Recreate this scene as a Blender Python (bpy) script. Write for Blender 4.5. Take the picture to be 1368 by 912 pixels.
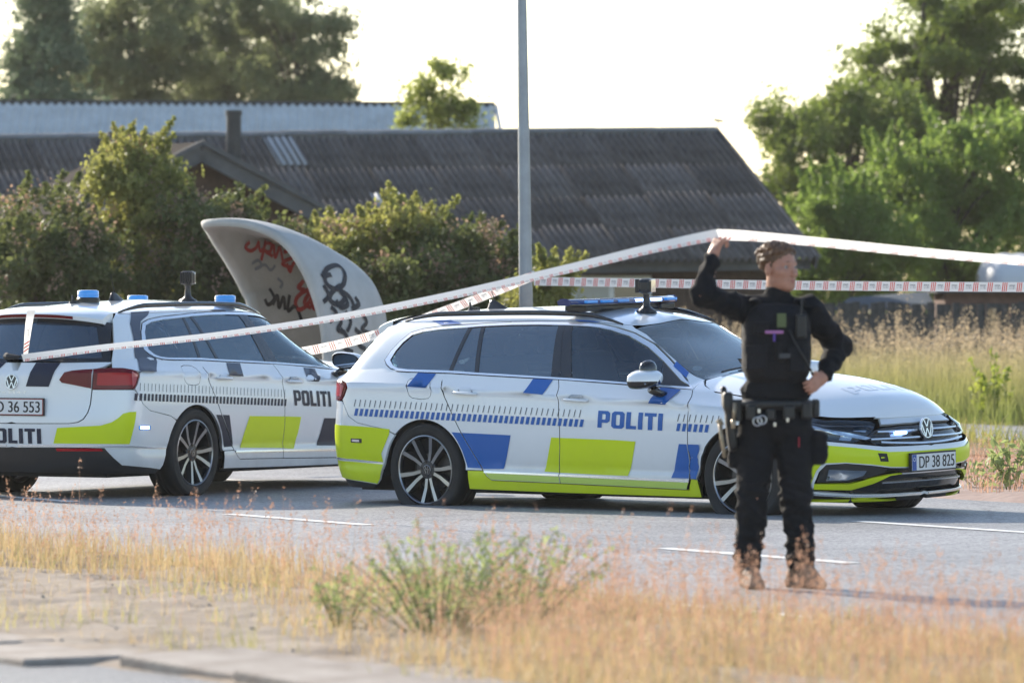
import bpy, bmesh, math, random
import numpy as np
from mathutils import Vector, Matrix, noise
from mathutils.bvhtree import BVHTree
from mathutils.geometry import delaunay_2d_cdt, barycentric_transform
R = math.radians
random.seed(7); rng = np.random.default_rng(7)
for o in list(bpy.data.objects): bpy.data.objects.remove(o)
scene = bpy.context.scene
COL = scene.collection

# ------------------------------------------------------------------ camera, sky, sun, exposure
cam_d = bpy.data.cameras.new('camera'); cam = bpy.data.objects.new('camera', cam_d); COL.objects.link(cam)
cam.location = (0, 0, 1.442)
cam_d.sensor_width = 36; cam_d.lens = 36*7324/1368
cam.rotation_euler = (R(90) - math.atan((456-402)/7324), 0, 0)
cam_d.clip_start = .5; cam_d.clip_end = 3000
cam_d.dof.use_dof = True; cam_d.dof.focus_distance = 38.3; cam_d.dof.aperture_fstop = 4.0
scene.camera = cam
SUN_AZ, SUN_EL = R(-33), R(25)        # azimuth measured from +Y (straight ahead) towards +X
sun_dir = Vector((math.sin(SUN_AZ)*math.cos(SUN_EL), math.cos(SUN_AZ)*math.cos(SUN_EL), math.sin(SUN_EL)))
world = bpy.data.worlds.new('World'); scene.world = world; world.use_nodes = True
wn = world.node_tree.nodes; wl = world.node_tree.links
bg = wn['Background']; sky = wn.new('ShaderNodeTexSky'); sky.sky_type = 'NISHITA'; sky.sun_disc = False
sky.sun_elevation = SUN_EL; sky.sun_rotation = SUN_AZ
sky.air_density = 1.0; sky.dust_density = .7; sky.ozone_density = 1.0
wl.new(sky.outputs[0], bg.inputs[0]); bg.inputs[1].default_value = .135
sl = bpy.data.lights.new('sun', 'SUN'); sun = bpy.data.objects.new('sun', sl); COL.objects.link(sun)
sl.energy = 4.2; sl.angle = R(.55); sl.color = (1, .90, .76)
sun.rotation_euler = sun_dir.to_track_quat('Z', 'Y').to_euler()
sun.location = (-20, 30, 30)
scene.view_settings.view_transform = 'Standard'; scene.view_settings.look = 'None'
scene.view_settings.exposure = .98; scene.view_settings.gamma = 1
try:
    scene.cycles.max_bounces = 8; scene.cycles.transparent_max_bounces = 24
    scene.cycles.volume_bounces = 1
except Exception: pass

# ------------------------------------------------------------------ materials
def M(name, col=(.5,.5,.5), rough=.6, metal=0, coat=0, spec=.5, emit=None, es=0, var=0, vscale=8, bump=0, bscale=40, col2=None, detail=6, back=None, dirt=0, rand=0):
    m = bpy.data.materials.new(name); m.use_nodes = True
    nt = m.node_tree; b = nt.nodes['Principled BSDF']
    b.inputs['Base Color'].default_value = (*col, 1); b.inputs['Roughness'].default_value = rough
    b.inputs['Metallic'].default_value = metal; b.inputs['Coat Weight'].default_value = coat
    b.inputs['Coat Roughness'].default_value = .04
    b.inputs['Specular IOR Level'].default_value = spec
    if emit: b.inputs['Emission Color'].default_value = (*emit, 1); b.inputs['Emission Strength'].default_value = es
    tc = nt.nodes.new('ShaderNodeTexCoord')
    if var or col2 or rand:
        n = nt.nodes.new('ShaderNodeTexNoise'); n.inputs['Scale'].default_value = vscale; n.inputs['Detail'].default_value = detail
        n.inputs['Roughness'].default_value = .65
        nt.links.new(tc.outputs['Object'], n.inputs['Vector'])
        rp = nt.nodes.new('ShaderNodeValToRGB'); c2 = col2 or tuple(min(1, c*(1+var)) for c in col)
        c1 = col if col2 else tuple(c*(1-var) for c in col)
        rp.color_ramp.elements[0].color = (*c1, 1); rp.color_ramp.elements[1].color = (*c2, 1)
        rp.color_ramp.elements[0].position = .34; rp.color_ramp.elements[1].position = .66
        nt.links.new(n.outputs['Fac'], rp.inputs[0]); nt.links.new(rp.outputs[0], b.inputs['Base Color'])
        if rand:                                                      # each piece a little lighter or darker
            oi = nt.nodes.new('ShaderNodeObjectInfo'); mr = nt.nodes.new('ShaderNodeMapRange'); mr.inputs[3].default_value = 1-rand; mr.inputs[4].default_value = 1+rand; nt.links.new(oi.outputs['Random'], mr.inputs[0])
            hv = nt.nodes.new('ShaderNodeHueSaturation'); nt.links.new(mr.outputs[0], hv.inputs['Value']); nt.links.new(rp.outputs[0], hv.inputs['Color']); nt.links.new(hv.outputs[0], b.inputs['Base Color'])
    if bump:
        n2 = nt.nodes.new('ShaderNodeTexNoise'); n2.inputs['Scale'].default_value = bscale; n2.inputs['Detail'].default_value = 5
        nt.links.new(tc.outputs['Object'], n2.inputs['Vector'])
        bp = nt.nodes.new('ShaderNodeBump'); bp.inputs['Strength'].default_value = bump; bp.inputs['Distance'].default_value = .02
        nt.links.new(n2.outputs['Fac'], bp.inputs['Height']); nt.links.new(bp.outputs[0], b.inputs['Normal'])
    if dirt:                                                          # road dirt splashed up from below, in patches
        base = b.inputs['Base Color']; src = base.links[0].from_socket if base.links else None
        sx = nt.nodes.new('ShaderNodeSeparateXYZ'); nt.links.new(tc.outputs['Object'], sx.inputs[0])
        mr = nt.nodes.new('ShaderNodeMapRange'); mr.inputs[1].default_value = .62; mr.inputs[2].default_value = .12; mr.inputs[4].default_value = 1; nt.links.new(sx.outputs['Z'], mr.inputs[0])
        dn = nt.nodes.new('ShaderNodeTexNoise'); dn.inputs['Scale'].default_value = 5; dn.inputs['Detail'].default_value = 9; dn.inputs['Roughness'].default_value = .7; nt.links.new(tc.outputs['Object'], dn.inputs['Vector'])
        mu = nt.nodes.new('ShaderNodeMath'); mu.operation = 'MULTIPLY'; nt.links.new(mr.outputs[0], mu.inputs[0]); nt.links.new(dn.outputs['Fac'], mu.inputs[1])
        m3 = nt.nodes.new('ShaderNodeMath'); m3.operation = 'MULTIPLY'; m3.inputs[1].default_value = dirt; nt.links.new(mu.outputs[0], m3.inputs[0])
        mc = nt.nodes.new('ShaderNodeMix'); mc.data_type = 'RGBA'; nt.links.new(m3.outputs[0], mc.inputs[0]); mc.inputs[7].default_value = (.16,.13,.10,1)
        if src: nt.links.new(src, mc.inputs[6])
        else: mc.inputs[6].default_value = (*col,1)
        nt.links.new(mc.outputs[2], base)
    if back:
        g = nt.nodes.new('ShaderNodeNewGeometry'); d = nt.nodes.new('ShaderNodeBsdfDiffuse'); d.inputs[0].default_value = (*back, 1)
        mx = nt.nodes.new('ShaderNodeMixShader'); out = nt.nodes['Material Output']
        nt.links.new(g.outputs['Backfacing'], mx.inputs[0]); nt.links.new(b.outputs[0], mx.inputs[1]); nt.links.new(d.outputs[0], mx.inputs[2])
        nt.links.new(mx.outputs[0], out.inputs[0])
    return m
def glass_mat(name, tint, rough=.0, ior=1.5, dust=0):
    m = bpy.data.materials.new(name); m.use_nodes = True; nt = m.node_tree; nt.nodes.clear()
    out = nt.nodes.new('ShaderNodeOutputMaterial'); t = nt.nodes.new('ShaderNodeBsdfTransparent'); t.inputs[0].default_value = (*tint, 1)
    g = nt.nodes.new('ShaderNodeBsdfGlossy'); g.inputs['Roughness'].default_value = rough; g.inputs[0].default_value = (.80,.92,1,1)
    f = nt.nodes.new('ShaderNodeFresnel'); f.inputs[0].default_value = ior
    mx = nt.nodes.new('ShaderNodeMixShader')
    nt.links.new(f.outputs[0], mx.inputs[0]); nt.links.new(t.outputs[0], mx.inputs[1]); nt.links.new(g.outputs[0], mx.inputs[2]); nt.links.new(mx.outputs[0], out.inputs[0])
    if dust:                                                          # pale film: dust, and the sky's reflection put in as colour
        d = nt.nodes.new('ShaderNodeBsdfDiffuse'); d.inputs[0].default_value = (.55,.58,.58,1); m2 = nt.nodes.new('ShaderNodeMixShader'); m2.inputs[0].default_value = dust
        nt.links.new(mx.outputs[0], m2.inputs[1]); nt.links.new(d.outputs[0], m2.inputs[2]); nt.links.new(m2.outputs[0], out.inputs[0])
    return m
def leaf_mat(name, c1, c2, trans=.45, vscale=1.2, rough=.55):
    """leaf: diffuse front, light shining through, colour differing from clump to clump"""
    m = bpy.data.materials.new(name); m.use_nodes = True; nt = m.node_tree; nt.nodes.clear()
    out = nt.nodes.new('ShaderNodeOutputMaterial'); tc = nt.nodes.new('ShaderNodeTexCoord')
    n = nt.nodes.new('ShaderNodeTexNoise'); n.inputs['Scale'].default_value = vscale; n.inputs['Detail'].default_value = 8; n.inputs['Roughness'].default_value = .75
    nt.links.new(tc.outputs['Object'], n.inputs['Vector'])
    rp = nt.nodes.new('ShaderNodeValToRGB'); rp.color_ramp.elements[0].color = (*c1, 1); rp.color_ramp.elements[1].color = (*c2, 1)
    rp.color_ramp.elements[0].position = .36; rp.color_ramp.elements[1].position = .64
    nt.links.new(n.outputs['Fac'], rp.inputs[0])
    b = nt.nodes.new('ShaderNodeBsdfPrincipled'); b.inputs['Roughness'].default_value = rough; b.inputs['Specular IOR Level'].default_value = .3
    t = nt.nodes.new('ShaderNodeBsdfTranslucent'); mx = nt.nodes.new('ShaderNodeMixShader'); mx.inputs[0].default_value = trans
    hs = nt.nodes.new('ShaderNodeHueSaturation'); hs.inputs['Value'].default_value = 1.6; hs.inputs['Saturation'].default_value = 1.08
    nt.links.new(rp.outputs[0], b.inputs['Base Color']); nt.links.new(rp.outputs[0], hs.inputs['Color']); nt.links.new(hs.outputs[0], t.inputs[0])
    nt.links.new(b.outputs[0], mx.inputs[1]); nt.links.new(t.outputs[0], mx.inputs[2]); nt.links.new(mx.outputs[0], out.inputs[0])
    return m

# ------------------------------------------------------------------ object helpers
def tag(o, label=None, cat=None, group=None, kind=None):
    if label: o['label'] = label
    if cat: o['category'] = cat
    if group: o['group'] = group
    if kind: o['kind'] = kind
    return o
def empty(name, loc=(0,0,0), rz=0):
    o = bpy.data.objects.new(name, None); COL.objects.link(o); o.location = loc; o.rotation_euler = (0,0,rz); o.empty_display_size = .2
    return o
def link(name, me, mat=None, parent=None, smooth=False):
    if mat is not None:
        for mm in (mat if isinstance(mat, (list, tuple)) else [mat]): me.materials.append(mm)
    o = bpy.data.objects.new(name, me); COL.objects.link(o)
    if parent: o.parent = parent
    if smooth: me.shade_smooth()
    return o
def mk(name, vs, fs, mat, parent=None, smooth=False, mi=None):
    me = bpy.data.meshes.new(name); me.from_pydata([tuple(v) for v in vs], [], fs); me.update()
    if mi is not None: me.polygons.foreach_set('material_index', mi)
    return link(name, me, mat, parent, smooth)
def mk_np(name, V, F, mat, parent=None, smooth=False, mi=None):
    """V (n,3) float, F (m,k) int with k = 3 or 4"""
    me = bpy.data.meshes.new(name); n, m, k = len(V), len(F), F.shape[1]
    me.vertices.add(n); me.vertices.foreach_set('co', np.asarray(V, np.float32).ravel())
    me.loops.add(m*k); me.loops.foreach_set('vertex_index', np.asarray(F, np.int32).ravel())
    me.polygons.add(m); me.polygons.foreach_set('loop_start', np.arange(0, m*k, k, dtype=np.int32))
    try: me.polygons.foreach_set('loop_total', np.full(m, k, np.int32))
    except Exception: pass
    if mi is not None: me.polygons.foreach_set('material_index', np.asarray(mi, np.int32))
    me.update(calc_edges=True); me.validate()
    return link(name, me, mat, parent, smooth)
class MB:
    """collects simple shapes into one mesh"""
    def __init__(s): s.v=[]; s.f=[]; s.m=[]; s.cur=0
    def add(s, vs, fs):
        o=len(s.v); s.v += [Vector(v) for v in vs]; s.f += [tuple(i+o for i in f) for f in fs]; s.m += [s.cur]*len(fs)
    def box(s, c, d, rot=None, taper=1):
        x,y,z=(q/2 for q in d); vs=[]
        for (i,j,k) in ((-1,-1,-1),(1,-1,-1),(1,1,-1),(-1,1,-1),(-1,-1,1),(1,-1,1),(1,1,1),(-1,1,1)):
            t=taper if k>0 else 1
            v=Vector((i*x*t,j*y*t,k*z)); vs.append((rot@v if rot else v)+Vector(c))
        s.add(vs,[(0,3,2,1),(4,5,6,7),(0,1,5,4),(1,2,6,5),(2,3,7,6),(3,0,4,7)])
    def tube(s, pts, r, n=8, cap=True, flat=1):
        pts=[Vector(p) for p in pts]; rr=r if isinstance(r,(list,tuple)) else [r]*len(pts); rings=[]
        up=None
        for i,p in enumerate(pts):
            t=(pts[min(i+1,len(pts)-1)]-pts[max(i-1,0)]).normalized()
            if up is None: up=Vector((0,0,1)) if abs(t.z)<.9 else Vector((1,0,0))
            a=t.cross(up).normalized(); b=a.cross(t); up=b
            rings.append([p+a*math.cos(2*math.pi*k/n)*rr[i]+b*math.sin(2*math.pi*k/n)*rr[i]*flat for k in range(n)])
        o=[v for q in rings for v in q]; f=[]
        for i in range(len(pts)-1):
            for k in range(n): f.append((i*n+k,(i+1)*n+k,(i+1)*n+(k+1)%n,i*n+(k+1)%n))
        if cap: f += [tuple(range(n)), tuple((len(pts)-1)*n+k for k in range(n-1,-1,-1))]
        s.add(o,f)
    def lathe(s, prof, n=32, mat=None, close=False):
        """profile of (r, h) about the local Z axis"""
        mat=mat or Matrix(); vs=[]; f=[]
        for (r,h) in prof:
            for k in range(n):
                a=2*math.pi*k/n; vs.append(mat@Vector((r*math.cos(a),r*math.sin(a),h)))
        P=len(prof)
        for i in range(P-1):
            for k in range(n): f.append((i*n+k,i*n+(k+1)%n,(i+1)*n+(k+1)%n,(i+1)*n+k))
        if close: f += [tuple(range(n-1,-1,-1)), tuple((P-1)*n+k for k in range(n))]
        s.add(vs,f)
    def prism(s, poly, depth, mat):
        """2D polygon (x,y) extruded along local z by depth"""
        n=len(poly); vs=[mat@Vector((x,y,0)) for x,y in poly]+[mat@Vector((x,y,depth)) for x,y in poly]
        s.add(vs,[tuple(range(n-1,-1,-1)),tuple(range(n,2*n))]+[(i,(i+1)%n,n+(i+1)%n,n+i) for i in range(n)])
    def build(s, name, mat, parent=None, smooth=False, bevel=0):
        o=mk(name,s.v,s.f,mat,parent,smooth,s.m)
        if bevel:
            b=o.modifiers.new('bevel','BEVEL'); b.width=bevel; b.segments=2; b.limit_method='ANGLE'
        return o
def smooth_angle(o, ang=40):
    try: o.data.set_sharp_from_angle(angle=R(ang)) if hasattr(o.data,'set_sharp_from_angle') else None
    except Exception: pass
    return o
def text_mesh(s, size, name='text'):
    cu=bpy.data.curves.new('text_source','FONT'); cu.body=s; cu.size=size; cu.align_x='LEFT'
    to=bpy.data.objects.new('text_source',cu); COL.objects.link(to); bpy.context.view_layer.update()
    me=bpy.data.meshes.new_from_object(to.evaluated_get(bpy.context.evaluated_depsgraph_get()))
    V=np.array([v.co[:] for v in me.vertices]); F=[tuple(p.vertices) for p in me.polygons]
    bpy.data.objects.remove(to); bpy.data.curves.remove(cu); bpy.data.meshes.remove(me)
    return V,F
GLYPH={'P':(.62,[(0,0),(.22,0),(.22,.30),(.50,.30),(.62,.42),(.62,.88),(.50,1),(0,1)],[(.22,.49),(.36,.49),(.40,.53),(.40,.77),(.36,.81),(.22,.81)]),
 'O':(.66,[(.12,0),(.54,0),(.66,.12),(.66,.88),(.54,1),(.12,1),(0,.88),(0,.12)],[(.27,.19),(.39,.19),(.43,.23),(.43,.77),(.39,.81),(.27,.81),(.23,.77),(.23,.23)]),
 'L':(.52,[(0,0),(.52,0),(.52,.2),(.23,.2),(.23,1),(0,1)],None),'I':(.23,[(0,0),(.23,0),(.23,1),(0,1)],None),
 'T':(.60,[(.185,0),(.415,0),(.415,.8),(.6,.8),(.6,1),(0,1),(0,.8),(.185,.8)],None)}
def word_polys(word, gap=.09):
    x=0; out=[]
    for ch in word:
        w,o,h=GLYPH[ch]; out.append(([(x+a,b) for a,b in o],[(x+a,b) for a,b in h] if h else None)); x+=w+gap
    return out, x-gap
def tab(pts):
    """monotone cubic through (x, value) pairs"""
    xs=[p[0] for p in pts]; ys=[p[1] for p in pts]; n=len(xs)
    d=[(ys[i+1]-ys[i])/(xs[i+1]-xs[i]) for i in range(n-1)]
    m=[d[0]]+[0 if d[i-1]*d[i]<=0 else 2*d[i-1]*d[i]/(d[i-1]+d[i]) for i in range(1,n-1)]+[d[-1]]
    def f(x):
        if x<=xs[0]: return ys[0]
        if x>=xs[-1]: return ys[-1]
        i=0
        while x>xs[i+1]: i+=1
        h=xs[i+1]-xs[i]; t=(x-xs[i])/h
        return (2*t**3-3*t*t+1)*ys[i]+(t**3-2*t*t+t)*h*m[i]+(3*t*t-2*t**3)*ys[i+1]+(t**3-t*t)*h*m[i+1]
    return f
belt=tab([(-1.1,1.005),(-.5,1.02),(.14,1.005),(1.17,.97),(2.22,.912),(2.7,.862),(3.1,.795),(3.4,.735),(3.56,.705),(3.75,.69)])
torn=tab([(-1.1,.93),(-.72,.925),(.35,.89),(1.35,.85),(2.3,.805),(2.8,.765),(3.3,.695),(3.55,.65),(3.75,.63)])
wide=tab([(-1.1,.89),(-.6,.905),(0,.914),(1.2,.918),(2.4,.916),(2.9,.908),(3.75,.89)])
shoul=tab([(-1.1,.03),(-.6,.02),(0,0),(1.2,0),(1.8,.022),(2.2,.068),(2.6,.072),(3,.06),(3.75,.04)])
# body-side lines from sill to belt: z(x), inset, nose x, tail x, nose z
LOW=[(lambda x:.140,.20,3.57,-.88,.130),(lambda x:.155,.045,3.645,-.95,.150),(lambda x:.215,.018,3.655,-1.01,.21),
     (lambda x:.30,.008,3.70,-1.05,.29),(lambda x:.355,.017,3.715,-1.068,.345),(lambda x:.40,.011,3.725,-1.078,.39),
     (lambda x:.55,.002,3.725,-1.085,.49),(lambda x:.70,.0,3.69,-1.072,.555),(lambda x:torn(x)-.024,.013,3.668,-1.064,.605),
     (lambda x:torn(x),.001,3.655,-1.058,.63),(lambda x:torn(x)+.014,.014,3.645,-1.05,.65),
     (lambda x:.5*(torn(x)+belt(x)),.042,3.625,-1.035,.68),(lambda x:belt(x),.078,3.595,-1.012,.703)]
def lowline(k,t):
    """t in [-1,2]: -1..0 tail wrap, 0..1 side, 1..2 nose wrap"""
    zf,ins,xF,xR,zn=LOW[k]; a,na=.78,2.75; b,nb=.42,2.7
    xa=xF-a; xb=xR+b
    if 0<=t<=1:
        x=xb+(xa-xb)*t; f=1
    elif t>1:
        p=(t-1)*math.pi/2; x=xa+a*max(math.sin(p),0)**(2/na); f=max(math.cos(p),0)**(2/na)
    else:
        p=-t*math.pi/2; x=xb-b*max(math.sin(p),0)**(2/nb); f=max(math.cos(p),0)**(2/nb)
    w=(wide(x)-ins-(shoul(x)*(k-10)/2 if k>10 else 0))*f
    z=zf(x)
    if x>2.7:
        q=min((x-2.7)/.95,1); q=q*q*(3-2*q); z=z*(1-q)+zn*q
    return (x,w,z)
def cat(p0,p1,p2,p3,u):
    return tuple(.5*((2*b)+(-a+c)*u+(2*a-5*b+4*c-d)*u*u+(-a+3*b-3*c+d)*u**3) for a,b,c,d in zip(p0,p1,p2,p3))
roofz=tab([(-.95,1.350),(-.8,1.378),(-.5,1.412),(0,1.44),(.7,1.455),(1.15,1.445),(1.45,1.412),(1.6,1.380),(1.8,1.34)])
roofe=tab([(-.95,1.315),(-.8,1.335),(-.5,1.352),(0,1.368),(.7,1.376),(1.1,1.370),(1.45,1.342),(1.7,1.305)])
wint=tab([(-.95,1.26),(-.8,1.275),(-.5,1.290),(0,1.308),(.7,1.318),(1.1,1.312),(1.45,1.28),(1.8,1.23)])
tuck=tab([(-1.1,.055),(-.75,.045),(-.3,.02),(.2,0),(1.2,0),(2.2,.03),(2.5,.04)])
GREEN=[(lambda x:belt(x)-.005,.081,2.50,-1.01,.90,3.6,.40,3.0),(lambda x:belt(x)+.5*(wint(x)-belt(x)),.163,2.13,-.93,.72,3.0,.40,3.0),
       (wint,.262,1.80,-.845,.58,2.8,.38,2.8),(roofe,.352,1.68,-.815,.46,2.6,.36,2.8),
       (lambda x:roofe(x)+.62*(roofz(x)-roofe(x)),.60,1.625,-.80,.42,2.4,.3,2.6),(roofz,.916,1.605,-.795,.40,2.4,.3,2.6)]
def greenline(k,t):
    zf,ins,xF,xR,a,na,b,nb=GREEN[k]
    xa=xF-a; xb=xR+b
    if 0<=t<=1: x=xb+(xa-xb)*t; f=1
    elif t>1:
        p=(t-1)*math.pi/2; x=xa+a*max(math.sin(p),0)**(2/na); f=max(math.cos(p),0)**(2/na)
    else:
        p=-t*math.pi/2; x=xb-b*max(math.sin(p),0)**(2/nb); f=max(math.cos(p),0)**(2/nb)
    return (x,max(wide(x)-ins-tuck(x)*(min(1,(.916-ins)/.6) if k or x<.5 else .3),0)*f,zf(x))
def grid_surface(line,K,ts,sub):
    rows=[]
    for t in ts:
        P=[line(k,t) for k in range(K)]; row=[]
        for k in range(K-1):
            p0=P[k-1] if k else tuple(2*a-b for a,b in zip(P[0],P[1])); p3=P[k+2] if k+2<K else tuple(2*a-b for a,b in zip(P[K-1],P[K-2]))
            for j in range(sub): row.append(cat(p0,P[k],P[k+1],p3,j/sub))
        row.append(P[-1]); rows.append(row)
    return rows
def span(a,b,n): return [a+(b-a)*i/n for i in range(n+1)]
hoodc=tab([(1.9,1.02),(2.2,1.018),(2.5,1.01),(2.9,.977),(3.2,.928),(3.4,.875),(3.5,.83),(3.56,.775),(3.595,.704)])
def car_bases():
    ts=span(-1,0,44)+span(0,1,70)[1:]+span(1,2,44)[1:]
    out={}
    for nm,rows in (('low',grid_surface(lowline,len(LOW),ts,5)),('green',grid_surface(greenline,len(GREEN),ts,9))):
        out[nm]=rows
    hr=[]
    # bonnet: height field between the shoulder contour and the centre line
    for t in span(.55,2,90):
        x,w,z=lowline(12,t); row=[]
        for i in range(15):
            q=1-i/14; cz=hoodc(x)
            row.append((x+ (0)*(1-q), w*q, z+(cz-z)*(1-q**2.6)))
        hr.append(row)
    out['hood']=hr
    vs=[];fs=[];nv=[]
    for nm in ('low','green','hood'):
        rows=out[nm]; R=len(rows);C=len(rows[0])
        for s in (-1,1):
            o=len(vs)
            for r in rows:
                for (x,w,z) in r: vs.append(Vector((x,s*w,z)))
            for i in range(R-1):
                for j in range(C-1):
                    q=(o+i*C+j,o+(i+1)*C+j,o+(i+1)*C+j+1,o+i*C+j+1)
                    if s>0:q=q[::-1]
                    fs.append(q[:3]); fs.append((q[0],q[2],q[3]))
    N=[Vector((0,0,0)) for _ in vs]
    F2=[]
    for f in fs:
        n=(vs[f[1]]-vs[f[0]]).cross(vs[f[2]]-vs[f[0]])
        if n.length<1e-10: continue
        F2.append(f)
        for i in f: N[i]+=n
    # merge normals of coincident centre-line vertices by zeroing the y of those on the centre plane
    for i,v in enumerate(vs):
        if abs(v.y)<1e-6: N[i].y=0
        if N[i].length>0: N[i].normalize()
    return vs,F2,N,BVHTree.FromPolygons(vs,F2)
# ------------------------------------------------------------------ place: road frame (U along the road towards the right foreground, V across it)
U=Vector((.479,-.878,0)); V_=Vector((.878,.479,0))
def rp(off,t,z=0): p=V_*off+U*t; return Vector((p.x,p.y,z))
def at(px,D): return (px-684)/7324*D
def zat(py,D): return 1.442-(py-402)/7324*D
def strip(name,o0,o1,t0,t1,z,mat,kind='structure',no=1,nt=1):
    vs=[rp(o0+(o1-o0)*i/no,t0+(t1-t0)*j/nt,z) for j in range(nt+1) for i in range(no+1)]
    o=mk(name,vs,[(j*(no+1)+i,(j+1)*(no+1)+i,(j+1)*(no+1)+i+1,j*(no+1)+i+1) for j in range(nt) for i in range(no)],mat)
    if sum((o.data.polygons[0].normal.z,))<0: o.data.flip_normals()
    return tag(o,kind=kind)
def asphalt_mat(name,c,contrast=.62,wear=(.20,.20,.20)):
    m=M(name,c,.58,spec=.6); nt=m.node_tree; b=nt.nodes['Principled BSDF']; tc=nt.nodes['Texture Coordinate']
    def nz(sc,det=4,ro=.6):
        n=nt.nodes.new('ShaderNodeTexNoise'); n.inputs['Scale'].default_value=sc; n.inputs['Detail'].default_value=det; n.inputs['Roughness'].default_value=ro
        nt.links.new(tc.outputs['Object'],n.inputs['Vector']); return n
    big=nz(.35,5,.7); r=nt.nodes.new('ShaderNodeValToRGB'); r.color_ramp.elements[0].color=(*[q*.78 for q in c],1); r.color_ramp.elements[1].color=(*[q*1.25 for q in c],1); r.color_ramp.elements[0].position=.35; r.color_ramp.elements[1].position=.68
    nt.links.new(big.outputs['Fac'],r.inputs[0])
    vo=nt.nodes.new('ShaderNodeTexVoronoi'); vo.inputs['Scale'].default_value=55; nt.links.new(tc.outputs['Object'],vo.inputs['Vector'])
    sp=nt.nodes.new('ShaderNodeValToRGB'); sp.color_ramp.elements[0].color=(*[1-contrast]*3,1); sp.color_ramp.elements[1].color=(*[1+contrast]*3,1)
    nt.links.new(vo.outputs['Color'],sp.inputs[0])
    mx=nt.nodes.new('ShaderNodeMix'); mx.data_type='RGBA'; mx.blend_type='MULTIPLY'; mx.inputs[0].default_value=1
    nt.links.new(r.outputs[0],mx.inputs[6]); nt.links.new(sp.outputs[0],mx.inputs[7])
    # fine cracks
    v2=nt.nodes.new('ShaderNodeTexVoronoi'); v2.feature='DISTANCE_TO_EDGE'; v2.inputs['Scale'].default_value=.42
    wn_=nz(2.2,6,.7); mp=nt.nodes.new('ShaderNodeMix'); mp.data_type='RGBA'; mp.inputs[0].default_value=.30
    nt.links.new(tc.outputs['Object'],mp.inputs[6]); nt.links.new(wn_.outputs['Color'],mp.inputs[7]); nt.links.new(mp.outputs[2],v2.inputs['Vector'])
    cr=nt.nodes.new('ShaderNodeValToRGB'); cr.color_ramp.elements[0].color=(.30,.30,.30,1); cr.color_ramp.elements[1].color=(1,1,1,1); cr.color_ramp.elements[0].position=.0; cr.color_ramp.elements[1].position=.009
    nt.links.new(v2.outputs['Distance'],cr.inputs[0])
    m2=nt.nodes.new('ShaderNodeMix'); m2.data_type='RGBA'; m2.blend_type='MULTIPLY'; m2.inputs[0].default_value=.5
    nt.links.new(mx.outputs[2],m2.inputs[6]); nt.links.new(cr.outputs[0],m2.inputs[7]); nt.links.new(m2.outputs[2],b.inputs['Base Color'])
    bp=nt.nodes.new('ShaderNodeBump'); bp.inputs['Strength'].default_value=.55; bp.inputs['Distance'].default_value=.012
    n3=nz(70,3); nt.links.new(n3.outputs['Fac'],bp.inputs['Height']); nt.links.new(bp.outputs[0],b.inputs['Normal'])
    return m
m_asphalt=asphalt_mat('road_asphalt',(.235,.232,.235))
m_path=asphalt_mat('path_asphalt',(.20,.185,.175),.2)
m_dirt=M('sandy_verge_soil',(.27,.215,.165),.95,bump=.8,bscale=9,col2=(.37,.31,.25),vscale=2.4,detail=10,spec=.15)
m_soil=M('dry_field_soil',(.16,.13,.07),.95,col2=(.27,.22,.12),vscale=.8,bump=.5,bscale=6,spec=.15)
m_paint=M('worn_road_paint',(.82,.82,.80),.6,col2=(.62,.62,.61),vscale=7,bump=.2,bscale=60)
m_kerb=M('pale_concrete',(.25,.21,.18),.9,col2=(.39,.345,.305),vscale=3,bump=.3,bscale=40,spec=.25)
# base ground, then each surface laid a little above the one below
mk('ground',[(-900,-40,-.03),(900,-40,-.03),(900,1600,-.03),(-900,1600,-.03)],[(0,1,2,3)],m_soil)['kind']='structure'
strip('road',12.9,22.0,-160,40,0,m_asphalt)
strip('cycle_path',2.0,9.2,-120,40,-.004,asphalt_mat('cycle_path_asphalt',(.15,.147,.147),.4))
for t0,t1 in ((-38.4,-36.0),(-33.46,-31.37),(-27.63,-25.55),(-21.6,-19.4)): strip('lane_marking',16.01,16.14,t0,t1,.004,m_paint)
for t0,t1 in ((-47.5,-39.2),(-30.4,-24.5)): strip('lane_marking',19.10,19.22,t0,t1,.004,m_paint)
strip('edge_line',13.12,13.19,-24.5,-21.2,.004,m_paint)
def bumpy(name,o0,o1,t0,t1,no,nt,zf,mat):
    vs=[]
    for j in range(nt+1):
        for i in range(no+1):
            o=o0+(o1-o0)*i/no; t=t0+(t1-t0)*j/nt
            p=rp(o,t); p.z=zf(o,t,p); vs.append(p)
    ob=mk(name,vs,[(j*(no+1)+i,(j+1)*(no+1)+i,(j+1)*(no+1)+i+1,j*(no+1)+i+1) for j in range(nt) for i in range(no)],mat,None,True)
    if ob.data.polygons[0].normal.z<0: ob.data.flip_normals()
    return tag(ob,kind='structure')
def near_z(o,t,p):
    e=min(1,max(0,(12.98-o)/.35))*min(1,max(0,(o-8.9)/.3))
    return -.012+e*(.035+.030*noise.noise(p*1.1)+.026*noise.noise(p*3.3)+.012*noise.noise(p*9))
bumpy('near_verge',8.9,13.0,-34,-12,52,230,near_z,m_dirt)
def far_z(o,t,p): e=min(1,max(0,(o-21.9)/.3)); return -.01+e*(.05+.03*noise.noise(p*.9)+.02*noise.noise(p*3))
bumpy('far_verge',21.9,27.5,-90,-5,22,200,far_z,M('pinkish_gravel',(.30,.22,.19),.95,col2=(.40,.31,.27),vscale=3,bump=.6,bscale=14,spec=.15))
strip('weedy_strip',27.5,30.6,-120,20,.05,m_soil)
strip('footpath',30.6,34.1,-120,20,.055,m_path)
bumpy('meadow_ground',34.1,80,-140,60,10,20,lambda o,t,p:.03,m_soil)
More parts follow.
